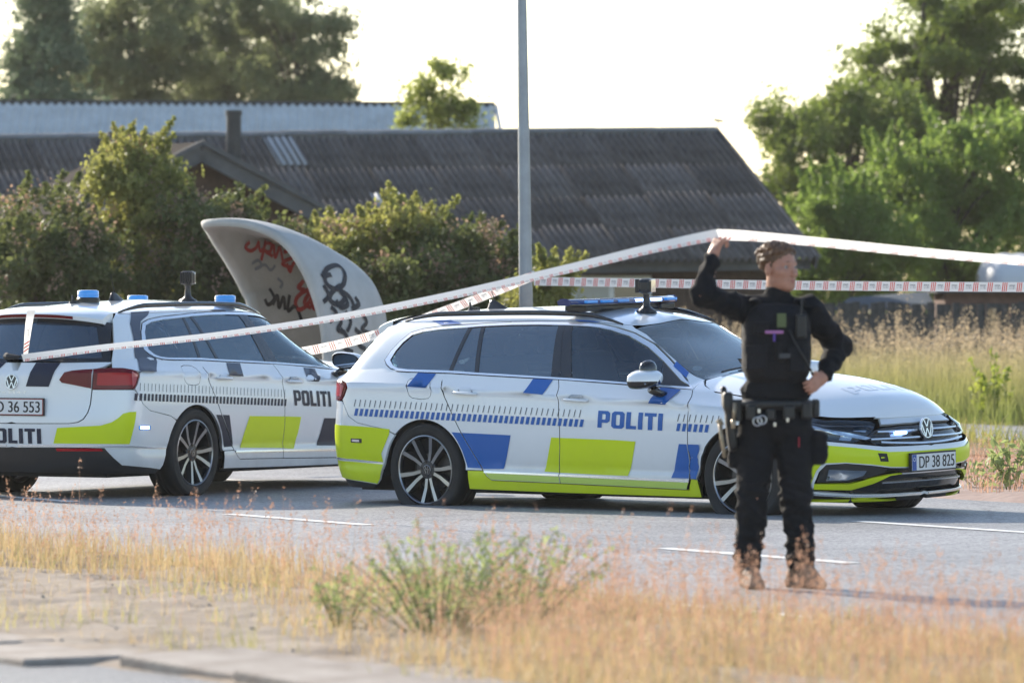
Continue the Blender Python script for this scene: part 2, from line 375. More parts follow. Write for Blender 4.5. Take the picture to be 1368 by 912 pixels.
# kerb slabs along the near path
def slab(off,t,w,l,z,rot,tilt):
    b=MB(); b.box((0,0,0),(w,l,.10)); o=b.build('kerb_slab',m_kerb,None,bevel=.012)
    c=rp(off,t,z); o.location=c; o.rotation_euler=(tilt[0],tilt[1],math.atan2(U.y,U.x)-math.pi/2+rot); return o
for i in range(7):
    o=slab(8.99,-20.47-1.012*i,.58,1.0,-.026+.003*(i%2),R(.6*((i*7)%3-1)),(R(.4),R(.5))); tag(o,kind='structure')
for i in range(4):
    o=slab(9.30,-19.25+1.02*i,.56,1.0,-.006,R(2.5-1.2*i),(R(-1.2),R(1.5))); tag(o,kind='structure')

# ------------------------------------------------------------------ grass and leaves (numpy)
def blades(P,H,W,lean=.35,seg=3,head=None,curve=1.0,rg=rng):
    """upright tapering blades; P (n,3) roots"""
    n=len(P); a=rg.uniform(0,2*math.pi,n); b=a+rg.normal(0,.6,n)+math.pi/2
    d=np.stack([np.cos(a),np.sin(a),np.zeros(n)],1); w=np.stack([np.cos(b),np.sin(b),np.zeros(n)],1)
    L=np.abs(rg.normal(0,lean,n))
    V=np.zeros((n,seg+1,2,3)); 
    for k in range(seg+1):
        u=k/seg; c=P+d*(H*L*u**(1+curve))[:,None]; c=c.copy(); c[:,2]+=H*u*(1-.25*L*u)
        ww=(W*(1-u)**.7*.5+W*.04)[:,None]
        V[:,k,0]=c-w*ww; V[:,k,1]=c+w*ww
    idx=np.arange(n)[:,None]*(2*(seg+1)); F=[]
    for k in range(seg): F.append(np.concatenate([idx+2*k,idx+2*k+1,idx+2*k+3,idx+2*k+2],1))
    return V.reshape(-1,3),np.concatenate(F),(P+d*(H*L)[:,None]+np.stack([0*H,0*H,H*(1-.25*L)],1)),d
def leaf_quads(C,size,asp=.5,up=.3,rg=rng,jit=.4):
    n=len(C); nn=rg.normal(0,1,(n,3)); nn[:,2]+=up; nn/=np.linalg.norm(nn,axis=1)[:,None]
    r=rg.normal(0,1,(n,3)); a=np.cross(nn,r); a/=np.linalg.norm(a,axis=1)[:,None]; b=np.cross(nn,a)
    s=(size*(1+rg.uniform(-jit,jit,n)))[:,None]
    V=np.stack([C-a*s,C+b*s*asp-a*s*.1,C+a*s,C-b*s*asp-a*s*.1],1).reshape(-1,3)
    F=np.arange(n*4).reshape(n,4); return V,F
def join(parts):
    vs=[];fs=[];o=0
    for v,f in parts: vs.append(v); fs.append(f+o); o+=len(v)
    return np.concatenate(vs),np.concatenate(fs)
def seedheads(tips,d,h,n_per,size,rg=rng):
    n=len(tips); u=rg.uniform(-1,.1,(n,n_per)); C=tips[:,None,:]+np.stack([d[:,0,None]*u*h[:,None]*.25,d[:,1,None]*u*h[:,None]*.25,u*h[:,None]],2)
    C=C+rg.normal(0,1,C.shape)*(h[:,None,None]*.10*(1-np.abs(u)[...,None]*.4))
    return leaf_quads(C.reshape(-1,3),np.full(n*n_per,size),.45,.2,rg)
def cluster_points(ells,n,nclump,sig,rg=rng,shell=.55):
    """leaf positions: clumps spread through ellipsoids, thicker towards the outside"""
    wts=np.array([e[3]*e[4]*e[5] for e in ells])**.75; wts/=wts.sum(); out=[];cs=[]
    for e,wt in zip(ells,wts):
        k=max(3,int(nclump*wt)); dd=rg.normal(0,1,(k,3)); dd/=np.linalg.norm(dd,axis=1)[:,None]
        rad=shell+(1-shell)*rg.uniform(0,1,k)**.6; rad*=1+rg.normal(0,.07,k)
        c=np.array(e[:3])+dd*rad[:,None]*np.array(e[3:6]); cs.append(c)
        m=int(n*wt); w=rg.gamma(1.2,1,k); w/=w.sum(); pick=rg.choice(k,m,p=w); sg=sig*rg.uniform(.5,1.35,k)
        out.append(c[pick]+rg.normal(0,1,(m,3))*sg[pick][:,None]*np.array([1,1,.75]))
    return np.concatenate(out),np.concatenate(cs)
def plant(name,label,cat,base,ells,n,nclump,sig,leaf,mat,trunk_mat,group=None,trunk_r=.1,limbs=12,seed=1,asp=.55,shell=.55,shoots=0,shoot_l=1.0):
    rg=np.random.default_rng(seed); root=empty(name,base); tag(root,label,cat,group)
    P,cs=cluster_points(ells,n,nclump,sig,rg,shell)
    if shoots:                                                        # loose upright shoots breaking the outline
        S=[]
        for k in range(shoots):
            e=ells[rg.integers(len(ells))]; dd=rg.normal(0,1,3); dd[2]=abs(dd[2])*1.1+.1; dd/=np.linalg.norm(dd); c0=np.array(e[:3])+dd*np.array(e[3:6])*.93; L=rg.uniform(.12,.42)*shoot_l; m=int(90*L/.3); u=rg.uniform(0,1,m)
            ax_=np.array([dd[0]*.5+rg.normal(0,.25),dd[1]*.4,1.0]); S.append(c0+ax_*(u*L)[:,None]+rg.normal(0,1,(m,3))*(.055*(1.15-u))[:,None])
        P=np.concatenate([P]+S)
    V,F=leaf_quads(P,np.full(len(P),leaf),asp,.25,rg)
    parts=[(V,F)]
    V,F=join(parts); V=V-np.array(base); c=mk_np('crown',V,F,mat,root)
    b=MB(); bx=Vector(base); mid=Vector(np.mean([e[:3] for e in ells],0)); top=Vector(max((e[:3] for e in ells),key=lambda e:e[2]))
    n_=6; tr=[bx+(Vector((mid.x,mid.y,top.z))-bx)*(i/n_)+Vector((rg.normal(0,trunk_r*.8),rg.normal(0,trunk_r*.8),0))*(i>0) for i in range(n_+1)]
    b.tube([p-bx for p in tr],[trunk_r*(1-.8*i/n_) for i in range(n_+1)],9); b.build('trunk',trunk_mat,root,True)
    lb=MB()
    for i in rg.choice(len(cs),min(limbs,len(cs)),replace=False):
        e=Vector(cs[i]); u=min(.95,max(.2,(e.z-bx.z)/(top.z-bx.z)-rg.uniform(.1,.35))); s=tr[min(n_,int(u*n_))]
        k=trunk_r*.45*(1-u*.6); m1=s.lerp(e,.5)+Vector((0,0,.12*(e-s).length)); lb.tube([s-bx,m1-bx,e-bx],[k,k*.6,k*.2],6)
    o=lb.build('limbs',trunk_mat,root,True); tag(o,kind='stuff')
    return root
bark=M('bark',(.085,.065,.05),.9,var=.4,vscale=14,bump=.5,bscale=30)
def px_ell(px,py,D,rx,ry,depth): return (at(px,D),D,zat(py,D),rx/7324*D,depth,ry/7324*D)

# --- dry grass on the near verge
def root_pts(n,o0,o1,t0,t1,dens=None,zf=near_z,rg=rng):
    o=rg.uniform(o0,o1,n); t=rg.uniform(t0,t1,n)
    P=np.outer(o,np.array(V_))+np.outer(t,np.array(U))
    if dens is not None: k=dens(o,t,P)>rg.uniform(0,1,n); P=P[k]; o=o[k]; t=t[k]
    P[:,2]=[zf(a,b,Vector(p))-.01 for a,b,p in zip(o,t,P)] if zf else 0
    return P
def nz2(P,s,sd=0): return np.array([noise.noise(Vector((p[0]*s+sd,p[1]*s,0))) for p in P])
m_straw=leaf_mat('straw',(.35,.255,.135),(.53,.42,.24),.35,3)
m_rust=leaf_mat('rusty_seed_heads',(.32,.185,.125),(.49,.32,.23),.4,3)
m_dryg=leaf_mat('half_dry_grass',(.22,.23,.09),(.44,.38,.19),.4,2)
def xpx(P): return 684+7324*P[:,0]/P[:,1]
def d_left(o,t,P):
    x=xpx(P); k=np.clip((o-11.4)/.6,0,1)*np.clip((520-x)/150,0,1); return k*(.6+1.2*nz2(P,1.7))
def d_right(o,t,P):
    x=xpx(P); k=np.clip((x-330)/330,.03,1)*np.clip((o-9.35-.5*(x<560))/.3,0,1); return k*(.62+1.3*nz2(P,1.5,5))
def grass(name,P,h,hs,W,lean,mat,rg=rng,seg=3):
    H=np.abs(rg.normal(h,hs,len(P))); V,F,tip,d=blades(P,H,np.full(len(P),W),lean,seg,rg=rg); return V,F,tip,d,H
PL=root_pts(19000,11.3,12.98,-33,-21.5,d_left); PR=root_pts(48000,9.3,12.95,-24.5,-15.5,d_right)
PM=root_pts(9000,9.4,12.9,-33,-20,lambda o,t,P:np.where(nz2(P,.9,3)>.18,.55,.03))
parts=[]
for P,h in ((PL,.135),(PR,.095),(PM,.06)):
    V,F,tip,d,H=grass('g',P,h,h*.42,.0045,.55,None); parts.append((V,F))
V,F=join(parts); tag(mk_np('dry_grass',V,F,m_straw),kind='stuff')
kL=rng.uniform(0,1,len(PL))<.12; kR=rng.uniform(0,1,len(PR))<.12
PS=np.concatenate([PL[kL],PR[kR]]); V,F,tip,d,H=grass('g',PS,.29,.08,.0024,.22,None)
hd=seedheads(tip,d,np.full(len(tip),.075),12,.0065); V,F=join([(V,F),hd]); tag(mk_np('seed_grass',V,F,m_rust),kind='stuff')
PG=root_pts(12000,9.4,12.9,-30,-16,lambda o,t,P:np.where(nz2(P,1.1,9)>.22,.6,.0)); V,F,tip,d,H=grass('g',PG,.10,.04,.006,.6,None); tag(mk_np('green_grass_tufts',V,F,m_dryg),kind='stuff')
# --- stones and straw litter on the bare soil
b=MB()
for i in range(160):
    p=rp(random.uniform(9.3,12.6),random.uniform(-33,-17)); s=random.uniform(.005,.015); z=near_z(9.9,0,p)
    b.box((p.x,p.y,near_z((p.x*V_.x+p.y*V_.y),0,p)+s*.2),(s*1.6,s*1.3,s),Matrix.Rotation(random.uniform(0,3),3,'Z'),.6)
tag(b.build('pebbles',m_kerb),kind='stuff')
PB=root_pts(17000,9.35,12.9,-33,-16,lambda o,t,P:.35+.6*nz2(P,1.7,12)); a=rng.uniform(0,2*math.pi,len(PB)); L=rng.uniform(.03,.10,len(PB)); PB[:,2]+=.014
dd=np.stack([np.cos(a),np.sin(a),rng.normal(0,.12,len(PB))],1)*L[:,None]; pp=np.stack([-np.sin(a),np.cos(a),0*a],1)*.0022
V=np.stack([PB-pp,PB+pp,PB+dd+pp,PB+dd-pp],1).reshape(-1,3); tag(mk_np('straw_litter',V,np.arange(len(V)).reshape(-1,4),m_straw),kind='stuff')

# --- leafy weed bush in the foreground
def sprig_bush(name,label,cat,base,stems,H,spread,nleaf,leaf,mat,stem_mat,seed,group=None,droop=.25):
    rg=np.random.default_rng(seed); root=empty(name,base); tag(root,label,cat,group); b=MB(); C=[]
    for i in range(stems):
        a=rg.uniform(0,2*math.pi); r=spread*math.sqrt(rg.uniform(0,1)); h=H*rg.uniform(.55,1.0)*(1-.35*(r/spread)**2)
        p0=Vector((.25*r*math.cos(a),.25*r*math.sin(a),0)); p2=Vector((r*math.cos(a),r*math.sin(a)*.7,h)); p1=p0.lerp(p2,.5)+Vector((0,0,h*.12))
        b.tube([p0,p1,p2],[.0035,.0025,.0012],5)
        m=int(nleaf*rg.uniform(.6,1.3))
        for k in range(m):
            u=rg.uniform(.12,1); q=p0*(1-u)**2+p1*2*u*(1-u)+p2*u*u; w=.055*(1.15-u)
            C.append((q.x+rg.normal(0,w),q.y+rg.normal(0,w),q.z+rg.normal(0,w*.7)))
    b.build('stems',stem_mat,root)
    V,F=leaf_quads(np.array(C),np.full(len(C),leaf),.42,.5,rg); mk_np('leaves',V,F,mat,root)
    return root
m_weed=leaf_mat('weed_leaf',(.16,.21,.085),(.33,.37,.16),.45,6)
m_stem=M('green_stem',(.16,.17,.07),.7)
for (px,D,H,sp,ns,nl,sd,lab) in ((585,23.6,.56,.58,50,40,11,'bushy green weed with small leaves standing in the bare verge before the car'),
                          (690,24.3,.48,.50,30,30,12,'looser weed with thin stems right behind the bushy green one'),
                          (455,23.9,.30,.22,14,26,13,'small leggy weed at the left foot of the bushy green one')):
    sprig_bush('weed_bush',lab,'plant',(at(px,D),D,.02),ns,H,sp,nl,.014,m_weed,m_stem,sd,'weeds on the near verge')

# --- far side: rusty grass, weeds, tall meadow
def flat_pts(n,x0,x1,d0,d1,z=.04,rg=rng): return np.stack([rg.uniform(x0,x1,n),rg.uniform(d0,d1,n),np.full(n,z)],1)
def offs(P): return P[:,0]*V_.x+P[:,1]*V_.y
P=flat_pts(26000,1.0,6.5,37,52); o=offs(P); P=P[(o>22.1)&(o<27.4)&(nz2(P,.9,2)>.05)&(rng.uniform(0,1,len(P))<.55)]
V,F,t,d,H=grass('g',P,.13,.07,.006,.5,None); V2,F2=seedheads(t[::3],d[::3],np.full(len(t[::3]),.08),6,.010); V,F=join([(V,F),(V2,F2)]); tag(mk_np('rusty_verge_grass',V,F,m_rust),kind='stuff')
P=flat_pts(16000,2.0,7.5,44,66); o=offs(P); P=P[(o>27.2)&(o<30.7)&(nz2(P,.8,7)>-.2)]
V,F,t,d,H=grass('g',P,.20,.09,.012,.7,None); tag(mk_np('roadside_weeds',V,F,leaf_mat('roadside_weed',(.12,.16,.04),(.38,.32,.12),.45,1.5)),kind='stuff')
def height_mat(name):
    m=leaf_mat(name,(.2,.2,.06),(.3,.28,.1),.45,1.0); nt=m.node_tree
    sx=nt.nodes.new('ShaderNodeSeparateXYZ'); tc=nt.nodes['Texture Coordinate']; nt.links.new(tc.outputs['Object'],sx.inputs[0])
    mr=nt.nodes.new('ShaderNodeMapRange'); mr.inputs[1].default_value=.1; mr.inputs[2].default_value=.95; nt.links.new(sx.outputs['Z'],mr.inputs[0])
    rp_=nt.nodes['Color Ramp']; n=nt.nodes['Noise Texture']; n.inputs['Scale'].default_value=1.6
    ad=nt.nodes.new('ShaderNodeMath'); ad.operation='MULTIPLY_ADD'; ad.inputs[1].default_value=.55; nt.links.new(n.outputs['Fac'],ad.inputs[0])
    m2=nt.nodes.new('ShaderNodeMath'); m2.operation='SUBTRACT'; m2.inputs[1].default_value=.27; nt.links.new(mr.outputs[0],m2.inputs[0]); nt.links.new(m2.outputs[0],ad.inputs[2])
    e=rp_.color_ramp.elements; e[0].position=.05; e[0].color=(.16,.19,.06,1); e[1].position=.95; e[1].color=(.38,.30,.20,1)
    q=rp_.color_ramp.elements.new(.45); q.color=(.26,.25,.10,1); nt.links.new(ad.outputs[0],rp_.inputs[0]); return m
P=flat_pts(125000,-2.5,11.5,58,84,.03); o=offs(P); P=P[(o>34.0)&(rng.uniform(0,1,len(P))<np.clip((P[:,0]+2.5)/3.5,0,1))]; k=np.clip((offs(P)-34.0)/1.5,.25,1); P=P[rng.uniform(0,1,len(P))<k*.75]
hh=.60+.16*nz2(P,.35)+.10*nz2(P,1.3,4); hh*=np.clip(.45+(offs(P)-34.0)/3.0,.45,1); H=np.abs(rng.normal(1,.16,len(P)))*hh; V,F,t,d=blades(P,H,np.full(len(P),.011),.22,3)
k=(rng.uniform(0,1,len(P))<.10)&(offs(P)>36); Hs=H[k]*rng.uniform(1.15,1.75,k.sum()); V2,F2,t2,d2=blades(P[k],Hs,np.full(k.sum(),.006),.10,3)
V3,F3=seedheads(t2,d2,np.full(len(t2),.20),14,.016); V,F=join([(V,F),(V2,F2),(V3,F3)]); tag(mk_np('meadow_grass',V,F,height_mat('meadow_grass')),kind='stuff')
m_broad=leaf_mat('broad_weed_leaf',(.14,.20,.04),(.34,.36,.08),.5,4)
for (px,D,H,sp,ns,nl,lf,sd,lab,mt) in ((1325,63,.95,.36,16,28,.045,21,'tall broad-leaved weed at the edge of the meadow',m_broad),(1352,40.5,.55,.24,10,16,.04,22,'dark narrow weed by the road at the right edge',m_weed),(1305,41.5,.20,.30,10,12,.03,23,'low dark weeds at the road edge beyond the front bumper',m_weed),(1215,59,.28,.5,16,16,.03,24,'low green weeds beside the footpath behind the bonnet',m_broad)):
    sprig_bush('roadside_weed',lab,'plant',(at(px,D),D,.05),ns,H,sp,nl,lf,mt,m_stem,sd,'weeds across the road')

# ------------------------------------------------------------------ hedge bushes and trees
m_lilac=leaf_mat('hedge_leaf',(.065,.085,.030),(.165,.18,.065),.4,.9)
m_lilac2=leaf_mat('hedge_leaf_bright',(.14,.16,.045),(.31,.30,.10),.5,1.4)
m_flower=leaf_mat('faded_blossom',(.26,.17,.12),(.40,.28,.20),.4,3)
def bush(label,D,parts_,n,mat,seed,leaf=.034,sig=.12,nclump=110,blossom=0,cat='bush'):
    ells=[px_ell(px,py+8,D+dd,rx-6,ry-12,dep) for (px,py,dd,rx,ry,dep) in parts_]
    e0=ells[0]; ells=ells+[(e0[0],e0[1],.62,e0[3]*1.0,e0[4]*.9,.66)]      # foliage down to the ground
    c=np.mean([e[:2] for e in ells],0)
    r=plant('bush',label,cat,(c[0],c[1],0),ells,int(n*1.9),nclump,sig,leaf,mat,bark,'bushes along the house front',.05,10,seed,.6,.5,shoots=60)
    if blossom:
        rg=np.random.default_rng(seed+99); e=ells[rg.integers(len(ells))]; C=[]
        for e in ells:
            k=int(blossom*1.1); dd=rg.normal(0,1,(k,3)); dd[:,2]=np.abs(dd[:,2])*1.2+.15; dd[:,1]=-np.abs(dd[:,1])*.6; dd/=np.linalg.norm(dd,axis=1)[:,None]
            cc=np.array(e[:3])+dd*np.array(e[3:6])*rg.uniform(.95,1.1,(k,1)); C.append((cc[:,None,:]+rg.normal(0,1,(k,26,3))*np.array([.035,.035,.075])).reshape(-1,3))
        V,F=leaf_quads(np.concatenate(C),np.full(sum(len(c_) for c_ in C),.018),.7,.2,rg); mk_np('blossoms',V-np.array([c[0],c[1],0]),F,m_flower,r)
    return r
bush('dark green hedge bush with faded blossoms at the left edge',63,[(55,320,0,95,78,1.2),(20,400,-.5,90,90,1.2),(110,380,-.3,80,90,1.1)],24000,m_lilac,31,blossom=22)
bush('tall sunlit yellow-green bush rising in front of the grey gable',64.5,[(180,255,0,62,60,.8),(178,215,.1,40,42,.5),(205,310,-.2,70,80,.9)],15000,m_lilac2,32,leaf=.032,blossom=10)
bush('dark green bush with rusty blossoms below the grey gable',64,[(268,315,0,80,66,1.0),(330,345,.3,75,56,1.0),(255,390,-.3,95,90,1.0)],24000,m_lilac,33,blossom=26)
bush('dark bush filling the gap behind the leaning concrete shelter',63.5,[(395,350,0,66,62,.9),(440,400,0,80,80,1.0)],16000,m_lilac,34,blossom=14)
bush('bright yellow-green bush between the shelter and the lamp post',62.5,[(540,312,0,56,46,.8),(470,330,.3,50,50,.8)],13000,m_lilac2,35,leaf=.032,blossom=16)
bush('dark bush close behind the grey lamp post',62,[(640,345,0,62,62,.9),(560,385,-.4,90,62,.9),(665,400,-.2,70,70,.8)],22000,m_lilac,36,blossom=20)
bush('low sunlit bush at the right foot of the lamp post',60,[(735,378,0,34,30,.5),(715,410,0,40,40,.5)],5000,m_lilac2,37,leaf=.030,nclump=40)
m_far=leaf_mat('distant_leaf',(.12,.145,.075),(.22,.24,.12),.5,.5)
m_con=leaf_mat('conifer_leaf',(.085,.12,.075),(.15,.19,.105),.35,.7)
m_willow=leaf_mat('willow_leaf',(.12,.18,.045),(.24,.31,.085),.5,.8)
m_oak=leaf_mat('broad_tree_leaf',(.08,.115,.03),(.19,.23,.06),.5,.7)
def tree(name,label,cat,D,parts_,n,mat,seed,leaf,sig,nclump,tr=.16,limbs=26,group=None,shell=.35,base=None,shoots=0):
    ells=[px_ell(px,py,D+dd,rx,ry,dep) for (px,py,dd,rx,ry,dep) in parts_]; c=base if base else (ells[0][0],ells[0][1])
    return plant(name,label,cat,(c[0],c[1],0),ells,n,nclump,sig,leaf,mat,bark,group,tr,limbs,seed,.55,shell,shoots=shoots,shoot_l=1.6)
GL='trees behind the long roofs'
tree('conifer_tree','dark blue-green conifer at the far left behind the roofs',"tree",112,[(58,20,0,42,60,1.0),(62,85,0,50,50,1.2),(60,140,0,62,50,1.5),(55,-60,0,30,70,.8)],30000,m_con,41,.055,.20,110,group=GL)
tree('birch_tree','broad hazy birch beside the conifer, cut by the top of the picture','tree',118,[(190,40,0,92,92,1.8),(118,60,.4,52,84,1.3),(160,120,0,60,60,1.5),(225,110,.5,60,60,1.5),(200,-70,0,70,80,1.5)],46000,m_far,42,.052,.22,120,group=GL)
tree('birch_tree','dense hazy birch in the middle of the left tree group','tree',121,[(310,50,0,84,90,1.8),(300,120,0,70,55,1.6),(290,-60,0,60,70,1.5)],42000,m_far,43,.052,.22,110,group=GL)
tree('birch_tree','thin-crowned birch with sky showing through, right end of the left tree group','tree',117,[(405,45,0,50,50,1.3),(385,110,0,60,48,1.4),(440,95,.3,32,40,.9),(355,10,0,40,50,1.2),(420,130,0,50,30,1.0)],22000,m_far,44,.055,.19,70,group=GL)
tree('young_tree','small airy yellow-green tree showing above the dark roof','tree',95,[(580,118,0,46,32,.7),(560,150,0,40,28,.6),(618,155,0,36,26,.6),(598,95,0,24,16,.4)],3600,leaf_mat('young_leaf',(.16,.19,.05),(.30,.33,.10),.55,1.5),45,.05,.14,46,.05,16,shell=.3)
tree('broad_tree','large tree with an open crown and dark limbs at the upper right','tree',108,[(1270,60,0,105,70,2.2),(1330,10,0,90,70,2),(1250,5,.5,50,50,1.4),(1340,110,0,70,60,1.6),(1190,120,0,56,44,1.2),(1160,85,.2,48,32,1.0),(1235,130,-.3,60,50,1.4)],40000,m_oak,51,.052,.17,150,.22,44,'trees at the right',shell=.25,base=(at(1275,108),108))
tree('broad_tree','dark green tree right of the corrugated roof','tree',104,[(1110,180,0,85,66,1.8),(1060,170,0,52,40,1.0),(1150,130,.4,55,35,1.2),(1080,260,0,60,80,1.5),(1150,240,0,80,80,1.6),(1190,165,.2,56,58,1.2),(1215,215,.2,60,60,1.2)],52000,m_oak,52,.048,.17,130,.2,30,'trees at the right',shell=.35)
tree('willow_tree','big pale green willow bush behind the fence','tree',92,[(1290,245,0,90,80,1.5),(1350,220,.2,70,70,1.4),(1215,270,0,75,75,1.3),(1300,330,-.3,110,70,1.5),(1200,378,0,150,46,1.4)],70000,m_willow,53,.042,.15,220,.15,24,'trees at the right',shell=.5,shoots=90)
tree('willow_tree','pale green shrub tree just right of the gable end','tree',90,[(1120,310,0,58,62,1.0),(1160,340,0,60,62,1.0),(1100,380,-.2,46,50,.8)],26000,m_willow,54,.040,.15,80,.1,16,'trees at the right',shell=.5,shoots=90)
# ------------------------------------------------------------------ houses
m_eternit=M('grey_corrugated_cement',(.095,.083,.078),.9,col2=(.185,.165,.155),vscale=1.7,detail=12,bump=.25,bscale=25,spec=.12,rand=.22)
m_ridge=M('weathered_ridge_cap',(.17,.175,.18),.85,var=.25,vscale=3,spec=.15,rand=.15)
m_tile=M('pale_tile_sheet',(.50,.54,.58),.45,var=.12,vscale=2,spec=.5)
m_board=M('brown_boarding',(.075,.045,.032),.8,var=.3,vscale=6,bump=.3,bscale=20)
m_barge=M('grey_barge_board',(.105,.106,.11),.8,var=.12,vscale=4,spec=.1)
m_felt=M('brown_roof_felt',(.032,.027,.024),.95,col2=(.055,.045,.04),vscale=3,bump=.3,bscale=30,spec=.03)
m_flue=M('dark_sheet_metal',(.035,.037,.04),.55,metal=.3,var=.2)
m_whitep=M('white_painted_wood',(.70,.70,.69),.5)
m_win=M('window_pane',(.04,.05,.055),.05,coat=1)
def sheet_mesh(name,w,l,pitch,amp,rows=1,per=6,thick=0):
    n=int(round(w/pitch))*per; vs=[];fs=[]
    for r in range(rows+1):
        y=-l*r/rows
        for i in range(n+1): x=w*i/n; vs.append((x,y,amp*math.cos(2*math.pi*x/pitch)))
    fs=[(r*(n+1)+i,(r+1)*(n+1)+i,(r+1)*(n+1)+i+1,r*(n+1)+i+1) for r in range(rows) for i in range(n)]
    o=len(vs); 
    for i in range(n+1): vs.append((w*i/n,-l,amp*math.cos(2*math.pi*(w*i/n)/pitch)-.008))
    fs+=[(rows*(n+1)+i,o+i,o+i+1,rows*(n+1)+i+1) for i in range(n)]
    me=bpy.data.meshes.new(name); me.from_pydata(vs,[],fs); me.shade_smooth(); return me
def frame(origin,xdir,ydown):
    """matrix with x along the ridge, -y down the slope, z out of the roof"""
    x=Vector(xdir).normalized(); y=-Vector(ydown).normalized(); z=x.cross(y).normalized(); y=z.cross(x)
    m=Matrix((x,y,z)).transposed().to_4x4(); m.translation=origin; return m
def put(me,mat,name,parent,M4,loc,rot=(0,0,0)):
    if not me.materials: me.materials.append(mat)
    o=bpy.data.objects.new(name,me); COL.objects.link(o); o.parent=parent
    o.matrix_local=M4@Matrix.Translation(loc)@Matrix.Rotation(rot[0],4,'X'); return o
al=R(15); rd_=Vector((math.cos(al),math.sin(al),0)); nd=Vector((math.sin(al),-math.cos(al),0))
RA=Vector((3.257,88,4.134)); Lr=13.2; slope_run=4.99; drop=2.03
down=nd*slope_run+Vector((0,0,-drop)); Ls=down.length
house=empty('house',(RA.x,RA.y,0)); tag(house,'long low house under a dark grey corrugated roof with brown boarded walls','house')
HM=frame(RA-Vector((RA.x,RA.y,0)),-rd_*-1,down)
tilt=Vector((0,0,-.0185))
rdir=(-rd_+tilt).normalized()                                        # ridge sags a little towards the left
FA=frame(RA-house.location+rdir*Lr,-rdir,down)
sh=sheet_mesh('roof_sheet',1.035,Ls/4+.14,.115,.042)
for r in range(4):
    for c in range(13):
        put(sh,m_eternit,'roof_sheet',house,FA,(c*1.02-.01+random.uniform(-.004,.004),-r*Ls/4,.030+random.uniform(0,.004)),(R(-.28),))
# the roof behind the ridge, ridge tiles, eaves board, barge board
def beam(b,p,q,w,h,up=Vector((0,0,1))):
    p,q=Vector(p),Vector(q); t=(q-p).normalized(); s=t.cross(up).normalized(); u=s.cross(t)
    vs=[p+s*(a*w/2)+u*(c*h/2) for a,c in ((-1,-1),(1,-1),(1,1),(-1,1))]+[q+s*(a*w/2)+u*(c*h/2) for a,c in ((-1,-1),(1,-1),(1,1),(-1,1))]
    b.add(vs,[(3,2,1,0),(4,5,6,7),(0,1,5,4),(1,2,6,5),(2,3,7,6),(3,0,4,7)])
def local(p): return Vector(p)-house.location
q0,q1=RA+rdir*Lr,RA
mk('rear_roof',[local(q0),local(q1),local(q1-nd*slope_run+Vector((0,0,-drop))),local(q0-nd*slope_run+Vector((0,0,-drop)))],[(0,1,2,3)],m_eternit,house)
rt=MB(); n=8
rt.v=[]; 
for y in (0,1.02):
    for i in range(n+1): a=math.pi*(i/n); rt.v.append(Vector((y,.15*math.cos(a),.075*math.sin(a))))
rt.f=[(i,i+1,n+1+i+1,n+1+i) for i in range(n)]; rt.m=[0]*n
me=bpy.data.meshes.new('ridge_tile'); me.from_pydata([tuple(v) for v in rt.v],[],rt.f); me.shade_smooth()
b=MB(); beam(b,local(RA+Vector((0,0,.0))),local(RA+rdir*Lr+Vector((0,0,.0))),.22,.15); b.build('ridge_board',m_ridge,house)
FR=frame(RA-house.location+rdir*Lr+Vector((0,0,.03)),-rdir,nd)
for c in range(13): put(me,m_ridge,'ridge_tile',house,FR,(c*1.015,0,.0+random.uniform(0,.012)))
eR=RA+down; eL=RA+rdir*Lr+down
b=MB(); 
beam(b,local(eL+Vector((0,0,-.10))-nd*.05),local(eR+Vector((0,0,-.10))-nd*.05),.03,.16); b.build('eaves_board',m_barge,house)
b=MB(); g=rd_*.04
beam(b,local(RA+g+Vector((0,0,-.03))),local(eR+g+down.normalized()*.12+Vector((0,0,-.03))),.035,.20); b.build('barge_board',m_barge,house)
# front wall of upright boards, gable wall
wall_o=nd*4.35; zt=2.22
nb=0
wx=sheet=None
bm=MB(); bm.box((0,0,zt/2),(.148,.03,zt)); bme=bpy.data.meshes.new('wall_board'); bme.from_pydata([tuple(v) for v in bm.v],[],bm.f)
bme.materials.append(m_board)
for i in range(64):
    p=RA-rd_*(.38+.152*i)+wall_o; 
    if 1.6<.38+.152*i<2.9 : pass
    o=bpy.data.objects.new('wall_board',bme); COL.objects.link(o); o.parent=house; o.location=Vector((p.x,p.y,0))-house.location+nd*random.uniform(0,.008); o.rotation_euler=(0,0,al)
gw=[RA-rd_*.3+nd*4.3,RA-rd_*.3-nd*4.3]
mk('gable_wall',[local(Vector((gw[0].x,gw[0].y,0))),local(Vector((gw[1].x,gw[1].y,0))),local(Vector((gw[1].x,gw[1].y,2.3))),local(RA-rd_*.3+Vector((0,0,-.12))),local(Vector((gw[0].x,gw[0].y,2.3)))],[(0,1,2,3,4)],m_board,house)
wc=RA-rd_*3.0+nd*4.40
b=MB(); rot=Matrix.Rotation(al,3,'Z'); b.box(tuple(Vector((wc.x,wc.y,1.35))-house.location),(1.25,.07,.95),rot); wf=b.build('window',m_whitep,house)
for k in (-1,1):
    b=MB(); c2=wc+rd_*.30*k+nd*.035; b.box(tuple(Vector((c2.x,c2.y,1.35))-house.location),(.52,.012,.80),rot); b.build('window_pane',M('pale_blind',(.34,.35,.34),.4,coat=.5) if k<0 else m_win,wf)
# pale translucent sheets let into the roof beside the flue, skylight
b=MB()
sh2=sheet_mesh('pale_roof_sheet',.46,1.34,.115,.022)
put(sh2,M('pale_plastic_sheet',(.36,.37,.38),.4),'pale_roof_sheet',house,FA,(Lr-(955-335)/83.0,-.02,.060))
put(sh2,m_whitep,'pale_roof_sheet',house,FA,(Lr-(955-430)/83.0,-2.66,.075))
